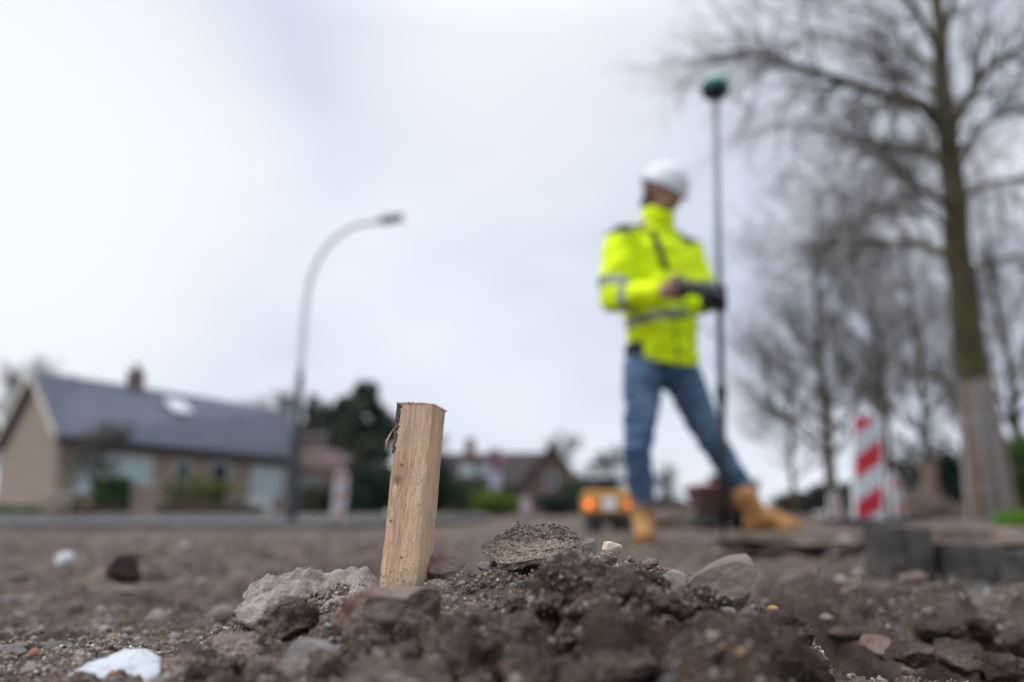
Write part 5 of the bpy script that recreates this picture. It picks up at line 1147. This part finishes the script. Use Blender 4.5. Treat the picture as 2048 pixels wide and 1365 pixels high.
# ------------------------------------------------------------------ mini digger and dumper
def digger():
    x0, Y = V(1214, 1040, 14.2).x, 14.2; root = empty('mini_digger', (x0, Y, gz(x0, Y) - .01), 'yellow mini digger seen from behind with two lit orange lights', 'digger')
    MB().box((0, 0, .57), (.95, .9, .46), bev=.10).build('housing', M['yellow'], root)
    for s in (-1, 1):
        t = MB(); pr = [(math.cos(a) * .14 + (.45 if math.cos(a) > 0 else -.45), math.sin(a) * .165 + .175) for a in np.linspace(0, 2 * math.pi, 25)[:-1]]
        n = len(pr); vs = [(s * .27 - .13, y, z) for y, z in pr] + [(s * .27 + .13, y, z) for y, z in pr]; t.add(vs, [tuple(range(n)), tuple(range(2 * n - 1, n - 1, -1))] + [(i, i + n, (i + 1) % n + n, (i + 1) % n) for i in range(n)])
        for i in range(n):
            y, z = pr[i]; t.box((s * .27, y, z), (.27, .03, .03))
        t.build('track', M['rubber'], root)
        MB().lathe([(.0, -.03), (.058, -.03), (.062, 0), (.05, .03), (0.001, .035)], 16, (s * .40, -.465, .53), Matrix.Rotation(R(90), 4, 'X')).build('tail_light', M['tail'], root, smooth=True)
    MB().box((0, -.455, .55), (.26, .02, .24), bev=.01).build('number_plate', M['white'], root)
    MB().box((0, -.46, .30), (.8, .03, .04)).build('bumper', M['black'], root)
    cb = MB()
    for sx in (-.32, .36):
        for sy in (-.3, .3): cb.tube([(sx, sy, .74), (sx * .95, sy, 1.32)], .018, 6)
    cb.box((.02, 0, 1.34), (.76, .72, .05), bev=.02)
    MB().box((.0, .0, .9), (.42, .42, .34), bev=.06).build('seat', M['black'], root); cb.build('canopy', M['black'], root)
    bm_ = MB().tube([(.1, .4, .45), (.12, .9, .80), (.12, 1.5, .72)], [.06, .06, .05], 8); bo = bm_.build('boom', M['yellow'], root)
    MB().box((.12, 1.55, .3), (.3, .25, .3), bev=.05).build('bucket', M['black'], bo); MB().tube([(.12, 1.5, .72), (.12, 1.55, .40)], .04, 6).build('dipper_arm', M['yellow'], bo); root.scale = (.88, .88, .88); return root
DG = digger()
def dumper():
    x0, Y = V(1448, 1040, 15.0).x, 15.0; root = empty('dumper', (x0, Y, gz(x0, Y) - .01), 'dark red tracked dumper seen past the foot of the survey pole', 'dumper')
    v = [(-.48, -.5, .38), (.42, -.5, .38), (.42, .5, .38), (-.48, .5, .38), (-.58, -.62, .78), (.52, -.62, .86), (.52, .62, .86), (-.58, .62, .78)]
    mesh_obj('skip', v, [(0, 3, 2, 1), (0, 1, 5, 4), (1, 2, 6, 5), (2, 3, 7, 6), (3, 0, 4, 7), (4, 5, 6, 7)], mat('dull_red_paint', (.065, .035, .032), (.12, .06, .052), 6, .7), root)
    MB().tube([(-.58, -.62, .79), (.52, -.62, .87), (.52, .62, .87), (-.58, .62, .79), (-.58, -.62, .79)], .03, 6).build('rim', M['fadedred'], root)
    MB().box((0, 0, .33), (.8, .9, .12), bev=.02).build('chassis', M['black'], root)
    for s in (-1, 1): MB().box((s * .34, 0, .16), (.24, 1.25, .30), bev=.10).build('track', M['rubber'], root)
    MB().box((.2, .75, .8), (.5, .3, .5), bev=.05).build('engine_cover', M['black'], root)
    MB().box((.1, -.63, .60), (.16, .02, .10), bev=.01).build('plate', M['wax'], root)
dumper()

# ------------------------------------------------------------------ surveyor
def fused(name, chains, voxel, m, parent, smooth=6, fac=.5):
    """one continuous skin round chains of (point, radius[, (sx,sy,sz)])"""
    sv, sf = ico(2); vs = []; fs = []; k = 0
    for ch_ in chains:
        for (a, ra), (b, rb) in zip(ch_[:-1], ch_[1:]) if len(ch_) > 1 else [(ch_[0], ch_[0])]:
            a, b = Vector(a), Vector(b); n = max(1, int((b - a).length / (min(ra, rb) * .3)))
            for i in range(n + 1):
                t = i / n; p = a.lerp(b, t); r = ra + (rb - ra) * t; vs.append(sv * r + np.array(p)); fs.append(sf + k); k += len(sv)
    o = mesh_obj(name, np.vstack(vs), np.vstack(fs), m)
    md = o.modifiers.new('r', 'REMESH'); md.mode = 'VOXEL'; md.voxel_size = voxel
    if smooth: sm = o.modifiers.new('s', 'SMOOTH'); sm.iterations = smooth; sm.factor = fac
    dg = bpy.context.evaluated_depsgraph_get(); me = bpy.data.meshes.new_from_object(o.evaluated_get(dg)); old = o.data; o.modifiers.clear(); o.data = me; bpy.data.meshes.remove(old)
    me.polygons.foreach_set('use_smooth', np.ones(len(me.polygons), dtype=bool))
    if not me.materials: me.materials.append(m)
    if parent: o.parent = parent; o.matrix_parent_inverse = parent.matrix_world.inverted()
    return o
def zone(src, name, pred, m, off, parent):
    """cloth patch: the faces of src where pred(centre) holds, lifted off by off"""
    me = src.data; nv = len(me.vertices); co = np.zeros(nv * 3, np.float32); me.vertices.foreach_get('co', co); co = co.reshape(-1, 3)
    no = np.zeros(nv * 3, np.float32); me.vertices.foreach_get('normal', no); no = no.reshape(-1, 3)
    F = [tuple(p.vertices) for p in me.polygons]; cen = np.array([co[list(f)].mean(0) for f in F]); fn = np.array([no[list(f)].mean(0) for f in F]); keep = pred(cen, fn)
    idx = {}; vs = []; fs = []
    for f, k_ in zip(F, keep):
        if not k_: continue
        g = []
        for i in f:
            if i not in idx: idx[i] = len(vs); vs.append(co[i] + no[i] * off)
            g.append(idx[i])
        fs.append(g)
    if not fs: print('empty zone', name); return None
    o = mesh_obj(name, vs, fs, m, None, smooth=True); o.parent = parent; o.matrix_parent_inverse = parent.matrix_world.inverted(); return o

BY = 3.75
man = empty('person', (V(1340, 1085, BY).x, BY, .0), 'man in neon yellow jacket, blue jeans and white helmet reading a tablet', 'person')
bpy.context.view_layer.update()
hipR, hipL = V(1290, 742, 3.70), V(1357, 742, 3.80)
kneeR, ankR = V(1275, 895, 3.62), V(1286, 1035, 3.70)
kneeL, ankL = V(1424, 882, 3.78), V(1503, 1012, 3.86)
pel, wst, chs = V(1324, 705, 3.75), V(1322, 620, 3.76), V(1314, 520, 3.77)
nkb, nkt = V(1310, 452, 3.77), V(1315, 415, 3.75)
shR, shL = V(1243, 487, 3.64), V(1374, 507, 3.88)
elR, wrR = V(1229, 597, 3.58), V(1325, 585, 3.40)
elL, wrL = V(1405, 605, 3.84), V(1412, 606, 3.60)
hc = V(1324, 391, 3.73); fdir = Vector((.74, -.52, -.52)).normalized(); hup = Vector((.30, -.20, 1)); hup = (hup - fdir * hup.dot(fdir)).normalized(); hs = fdir.cross(hup)
def H_(f, s, u): return hc + fdir * f + hs * s + hup * u
tabc = V(1398, 580, 3.44)
def hand(wr, palm_dir, palm_n, side, curl, r=.0088):
    """palm and five separate bent fingers; side points to the thumb"""
    pd, pn, sdv = palm_dir.normalized(), palm_n.normalized(), side.normalized(); out = []
    pc = wr + pd * .05
    for k in (-1.5, -.5, .5, 1.5): out.append([(wr + sdv * k * .010, .020), (wr + pd * .085 + sdv * k * .0195, .0125)])
    for k, ln in zip((1.5, .5, -.5, -1.5), (.072, .080, .075, .058)):
        b = wr + pd * .088 + sdv * k * .0205; d = pd.copy(); pts = [(b, r)]
        for j, fr in enumerate((.42, .32, .26)):
            c = curl * (j + 1); d = (pd * math.cos(c) + pn * math.sin(c)); b = b + d * ln * fr; pts.append((b, r * (1 - .09 * (j + 1))))
        out.append(pts)
    tb = wr + pd * .028 + sdv * .030; t1 = tb + (pd * .5 + sdv * .75 + pn * .35).normalized() * .034; t2 = t1 + (pd * .8 + sdv * .1 + pn * .5).normalized() * .030; t3 = t2 + (pd * .85 - sdv * .2 + pn * .4).normalized() * .022
    out.append([(wr + sdv * .012 + pd * .01, .018), (tb, .015), (t1, .0115), (t2, .010), (t3, .0085)])
    return out
hR = hand(wrR, tabc - wrR + Vector((0, 0, -.01)), Vector((.1, .3, .9)), Vector((-.1, -.55, .6)), .42)
hL = hand(wrL, V(1440, 604, 3.50) - wrL, Vector((-.75, -.5, .1)), Vector((0, -.2, 1)), .65)
head = [[(H_(.0, 0, .02), .088), (H_(-.022, 0, .028), .090)], [(H_(.02, 0, -.045), .066), (H_(.045, 0, -.085), .042)], [(H_(.03, .028, -.06), .035), (H_(.03, -.028, -.06), .035)],
        [(H_(.082, 0, .012), .010), (H_(.103, 0, -.022), .0135), (H_(.088, 0, -.03), .012)], [(H_(.084, 0, -.052), .012)], [(H_(.07, .035, -.018), .024)], [(H_(.07, -.035, -.018), .024)],
        [(H_(-.01, .086, -.012), .014), (H_(-.014, .092, .014), .015)], [(H_(-.01, -.086, -.012), .014), (H_(-.014, -.092, .014), .015)], [(H_(.066, .03, .026), .022), (H_(.066, -.03, .026), .022)]]
body_ch = head + [[(H_(-.03, 0, -.06), .060), (nkt, .060), (nkb, .065), (chs, .07)], [(chs, .08), (wst, .09), (pel, .10)], [(nkb, .05), (shR, .055), (elR, .042), (wrR, .027)], [(nkb, .05), (shL, .055), (elL, .042), (wrL, .027)],
           [(pel, .10), (hipR, .075), (kneeR, .048), (ankR, .04), (ankR + Vector((0, 0, -.05)), .04)], [(pel, .10), (hipL, .075), (kneeL, .048), (ankL, .04), (ankL + Vector((.01, 0, -.04)), .04)]] + hR + hL
body = fused('body', body_ch, .0048, M['skin'], man, 3)
# eyes, brows, beard and hair
for s in (-1, 1):
    e = MB(); e.lathe([(.0001, -.011), (.008, -.008), (.011, 0), (.008, .008), (.0001, .011)], 12, H_(.084, s * .031, .012)); eo = e.build('eye', mat('eye_white', (.6, .58, .55), None, rough=.3), man); eo.matrix_parent_inverse = man.matrix_world.inverted()
    b_ = MB().tube([H_(.088, s * .015, .033), H_(.088, s * .032, .038), H_(.076, s * .05, .032)], .004, 5).build('eyebrow', M['hair'], man); b_.matrix_parent_inverse = man.matrix_world.inverted()
def hpred(c, n):
    q = c - np.array(hc); f = q @ np.array(fdir); s = q @ np.array(hs); u = q @ np.array(hup)
    beard = (u < -.055) & (u > -.13) & (f > .0) & ~((np.abs(s) < .02) & (u > -.052) & (f > .08) & (u < -.042))
    hair = (f < .005) & (u > -.09) & (np.abs(s) < .12) & ~((np.abs(s) > .08) & (u < .03) & (u > -.03))
    return (beard | hair) & (np.linalg.norm(q, axis=1) < .19)
zone(body, 'hair', hpred, M['hair'], .004, man)
# glove on the hand by the pole
gl = fused('glove', [[(p, r + .003) for p, r in c_] for c_ in hL] + [[(wrL - (wrL - elL).normalized() * .0, .031), (wrL + (elL - wrL).normalized() * .05, .034)]], .0055, M['navy'], man, 3)
# jacket
Xs = (shL - shR).normalized()
def par(pts, off): return [(p + Xs * o_, r) for (p, r), o_ in zip(pts, off)]
hemc = V(1328, 716, 3.76)
core = [(chs + Vector((0, 0, .03)), .115), (chs, .125), (wst, .128), (pel, .128), (hemc, .130)]
jc = [[(p, r) for p, r in core], par(core, [-.09, -.095, -.075, -.065, -.065]), par(core, [.09, .095, .075, .065, .065])]
jc += [[(nkb + Vector((0, 0, -.02)), .085), (nkt + Vector((-.008, 0, -.062)), .088)], [(nkb + Vector((0, 0, -.05)), .075), (shR, .076)], [(nkb + Vector((0, 0, -.05)), .075), (shL, .076)]]
jc += [[(shR, .086), (elR.lerp(shR, .5) + Vector((-.010, 0, 0)), .084), (elR, .074), (elR.lerp(wrR, .5), .066), (wrR + (elR - wrR).normalized() * .045, .054)]]
jc += [[(shL, .084), (elL.lerp(shL, .5) + Vector((.010, 0, 0)), .080), (elL, .068), (elL.lerp(wrL, .6), .056), (wrL + (elL - wrL).normalized() * .05, .048)]]
jk = fused('jacket', jc, .009, M['hivis'], man, 5)
# cut the hem level, open the neck, and fold the cloth
def wrinkle(o, amp, sc_, hem=None, extra=None):
    me = o.data; nv = len(me.vertices); co = np.zeros(nv * 3, np.float32); me.vertices.foreach_get('co', co); co = co.reshape(-1, 3).astype(float); no = np.zeros(nv * 3, np.float32); me.vertices.foreach_get('normal', no); no = no.reshape(-1, 3)
    d = amp * (fbm(co[:, 0] * sc_, co[:, 1] * sc_, co[:, 2] * sc_ * 1.9, 4, .55) - .3 * np.abs(fbm(co[:, 0] * sc_ * 2, co[:, 1] * sc_ * 2, co[:, 2] * sc_ * 4, 3)))
    co += no * d[:, None]
    if hem is not None: co[:, 2] = np.maximum(co[:, 2], hem + .004 * np.sin(co[:, 0] * 30))
    me.vertices.foreach_set('co', co.astype(np.float32).ravel()); me.update()
hemz = V(1328, 728, 3.65).z
wrinkle(jk, .020, 9, hem=hemz)
sRn, eRn, wRn, sLn, eLn, wLn = [np.array(q) for q in (shR, elR, wrR, shL, elL, wrL)]
def along(c, a, b):
    d = b - a; t = ((c - a) @ d) / (d @ d); dist = np.linalg.norm(c - (a + t[:, None] * d), axis=1); return t, dist
def on_arm(c):
    out = np.zeros(len(c), bool)
    for a, b in ((sRn, eRn), (eRn, wRn), (sLn, eLn), (eLn, wLn)):
        t, d = along(c, a, b); out |= (t > (.35 if a is sRn or a is sLn else -.1)) & (t < 1.2) & (d < .088)
    return out
def bands(c, n):
    arm = on_arm(c); z1 = V(1320, 640, 3.75).z; q = c[:, 2] - (z1 + (c[:, 0] - hemc.x) * .22)
    k = (~arm) & (np.abs(q) < .024)
    return k
zone(jk, 'reflective_band', bands, M['reflect'], .0025, man)
def ring(a, b, t0, w, dm):
    def f(c, n):
        t, d = along(c, a, b); return (np.abs(t - t0) < w) & (d < dm) & on_arm(c)
    return f
zone(jk, 'sleeve_band', ring(sRn, eRn, .80, .085, .10), M['reflect'], .003, man)
zone(jk, 'sleeve_band', ring(eRn, wRn, .30, .075, .085), M['reflect'], .003, man)
zone(jk, 'sleeve_band', lambda c, n: ring(sLn, eLn, .78, .085, .095)(c, n) & (c[:, 0] > eLn[0] - .02), M['reflect'], .003, man)
zz1, zz0 = V(1300, 455, 3.6).z, V(1338, 540, 3.6).z
fc = np.array([.45, -.89, 0.])
def plack(c, n):
    a = np.array(V(1306, 462, 3.62)); b = np.array(V(1336, 535, 3.6)); t = (a[2] - c[:, 2]) / (a[2] - b[2]); x_ = a[0] + (b[0] - a[0]) * t
    up_ = (t > -.05) & (t < 1) & (np.abs(c[:, 0] - x_) < .021)
    return up_ & (n @ fc > .2) & ~on_arm(c)
zone(jk, 'zip_flap', plack, M['navy'], .003, man)
def zipl(c, n):
    a = V(1350, 640, 3.6); return (np.abs(c[:, 0] - a.x - .01) < .0045) & (c[:, 2] < a.z) & (n @ fc > .2) & ~on_arm(c)
zone(jk, 'zip', zipl, M['navy'], .003, man)
def yoke(c, n):
    dR = np.linalg.norm(c - sRn, axis=1); dL = np.linalg.norm(c - sLn, axis=1)
    t = (n[:, 2] > .45) & (c[:, 2] > min(shR.z, shL.z) + .02) & (np.minimum(dR, dL) < .15) & (np.linalg.norm(c - np.array(nkb), axis=1) > .115)
    return t
zone(jk, 'shoulder_yoke', yoke, M['navy'], .003, man)
def pock(c, n): return (c[:, 2] < hemz + .10) & (c[:, 0] < V(1280, 700, 3.7).x) & ~on_arm(c)
zone(jk, 'side_panel', pock, M['navy'], .003, man)
# trousers
tc_ = [[(V(1324, 716, 3.76), .118), (V(1325, 735, 3.76), .112)], [(V(1300, 722, 3.73), .10), (hipR + Vector((-.008, 0, 0)), .102), (hipR.lerp(kneeR, .5), .086), (kneeR, .068), (kneeR.lerp(ankR, .45), .064), (ankR + Vector((0, 0, .055)), .060)],
       [(V(1350, 722, 3.79), .10), (hipL, .102), (hipL.lerp(kneeL, .5), .088), (kneeL, .070), (kneeL.lerp(ankL, .45), .064), (ankL + Vector((-.022, 0, .065)), .060)]]
tz = fused('trousers', tc_, .009, M['denim'], man, 4); wrinkle(tz, .014, 11)
# boots
def boot(ank, d, name, length=.185, leg=Vector((0, 0, 1))):
    d = d.normalized(); sd_ = Vector((-d.y, d.x, 0)); z0 = ank.z - .112
    g = lambda f, s, u: Vector((ank.x, ank.y, z0)) + d * f + sd_ * s + Vector((0, 0, u))
    lg = leg.normalized(); top = g(-.015, 0, .10) + lg * .095
    ch_ = [[(top, .056), (g(-.012, 0, .09), .055), (g(-.03, 0, .05), .048)], [(g(-.02, 0, .075), .052), (g(.045, 0, .075), .050), (g(.10, 0, .052), .044), (g(length - .02, 0, .038), .036)],
           [(g(.10, .018, .034), .030), (g(length - .03, .012, .03), .028)], [(g(.10, -.018, .034), .030), (g(length - .03, -.012, .03), .028)], [(top, .057), (top - lg * .012, .060)]]
    o = fused(name, ch_, .007, M['tanboot'], man, 3)
    s = MB(); out = [(-.075, 0), (-.06, .036), (0, .04), (.07, .046), (.13, .05), (length, .036), (length + .022, 0), (length, -.036), (.13, -.05), (.07, -.046), (0, -.04), (-.06, -.036)]
    vs = [g(a, b, -.004) for a, b in out] + [g(a, b, .022) for a, b in out]; n = len(out); s.add(vs, [tuple(range(n - 1, -1, -1)), tuple(range(n, 2 * n))] + [(i, (i + 1) % n, (i + 1) % n + n, i + n) for i in range(n)])
    so = s.build('sole', M['sole'], o); so.matrix_parent_inverse = o.matrix_world.inverted() if False else Matrix.Identity(4)
    l = MB()
    for k in range(4): l.tube([g(.044 + k * .018, -.03, .155 - k * .02), g(.060 + k * .018, 0, .165 - k * .02), g(.044 + k * .018, .03, .155 - k * .02)], .0035, 5)
    lo_ = l.build('laces', M['wax'], o)
    return o
boot(ankR, Vector((-.12, -1, 0)), 'boot', .19, kneeR - ankR); boot(ankL + Vector((.022, -.03, -.018)), Vector((1, -.30, 0)), 'boot', .172, kneeL - ankL)
# helmet
HM = Matrix((fdir, hs, hup)).transposed().to_4x4()
hv = MB(); prof = []
N, K = 28, 12; vs = []
for j in range(K + 1):
    a = j / K * math.pi / 2; 
    for i in range(N):
        b = 2 * math.pi * i / N; x_, y_ = math.cos(b) * math.cos(a) ** .85 * .128, math.sin(b) * math.cos(a) ** .85 * .110; z_ = math.sin(a) * .128
        z_ += .008 * math.exp(-(y_ / .018) ** 2) * math.sin(a) ; vs.append((x_, y_, z_))
fs = [(j * N + i, j * N + (i + 1) % N, (j + 1) * N + (i + 1) % N, (j + 1) * N + i) for j in range(K) for i in range(N)] + [tuple(range(N - 1, -1, -1))]
T_ = Matrix.Translation(H_(-.012, 0, .038)) @ HM
hm = mesh_obj('helmet', [T_ @ Vector(v) for v in vs], fs, M['helmet'], man, smooth=True); hm.matrix_parent_inverse = man.matrix_world.inverted()
br = []; 
for i in range(N):
    b = 2 * math.pi * i / N; k = 1.05 + .20 * max(0, math.cos(b)) ** 3
    br.append((math.cos(b) * .128 * k, math.sin(b) * .110 * 1.05, -.004 - .012 * max(0, math.cos(b)) ** 2))
inn = [(math.cos(2 * math.pi * i / N) * .125, math.sin(2 * math.pi * i / N) * .104, .004) for i in range(N)]
vs = br + [(x, y, z + .007) for x, y, z in br] + inn + [(x, y, z - .008) for x, y, z in inn]
fs = []
for i in range(N):
    j = (i + 1) % N; fs += [(i, j, N + j, N + i), (N + i, N + j, 2 * N + j, 2 * N + i), (j, i, 3 * N + i, 3 * N + j)]
bo = mesh_obj('brim', [T_ @ Vector(v) for v in vs], fs, M['helmet'], hm)
# ------------------------------------------------------------------ survey pole with receiver, and tablet
pz = V(1448, 1064, 3.5); ptop = V(1431, 196, 3.5)
sp_ = empty('survey_pole', pz, 'tall survey pole with a teal round receiver on top', 'survey pole')
tp_ = ptop - pz; def_ = tp_.length
dn = tp_.normalized(); cut = .29
MB().tube([Vector((0, 0, -.03)), dn * .03], [.002, .016], 10).build('tip', M['black'], sp_)
MB().tube([dn * .03, dn * def_ * cut], .0185, 14).build('lower_pole', M['black'], sp_, smooth=True)
MB().tube([dn * def_ * cut, dn * def_], .0160, 14).build('upper_pole', M['pole'], sp_, smooth=True)
MB().tube([dn * (def_ * cut - .03), dn * (def_ * cut + .04)], .024, 14).build('collar', M['black'], sp_)
rc = MB().lathe([(.02, -.06), (.03, -.045), (.052, -.035), (.066, -.018), (.068, .002)], 28, tp_ + Vector((0, 0, .045))); rco = rc.build('receiver', M['navyplastic'], sp_, smooth=True)
MB().lathe([(.069, .002), (.067, .022), (.055, .036), (.03, .042), (.001, .043)], 28, tp_ + Vector((0, 0, .045))).build('receiver_dome', M['teal'], rco, smooth=True)
cz = V(1440, 600, 3.5) - pz
cl = MB(); cl.lathe([(.03, -.05), (.032, -.045), (.032, .045), (.028, .05)], 14, cz); cl.box(cz + Vector((-.035, -.01, 0)), (.06, .03, .035), bev=.006); cl.box(cz + Vector((.006, -.03, .045)), (.03, .03, .03), bev=.006); cl.build('clamp', M['black'], sp_)
tb = empty('tablet', tabc, 'black rugged tablet held level between both hands beside the pole', 'tablet')
TM = Euler((R(34), R(12), R(8))).to_matrix().to_4x4()
MB().box((0, 0, 0), (.225, .14, .034), bev=.012, M=TM).build('case', M['black'], tb); MB().box(TM @ Vector((0, 0, .0185)), (.16, .11, .004), M=TM).build('screen', M['screen'], tb)
print('done')
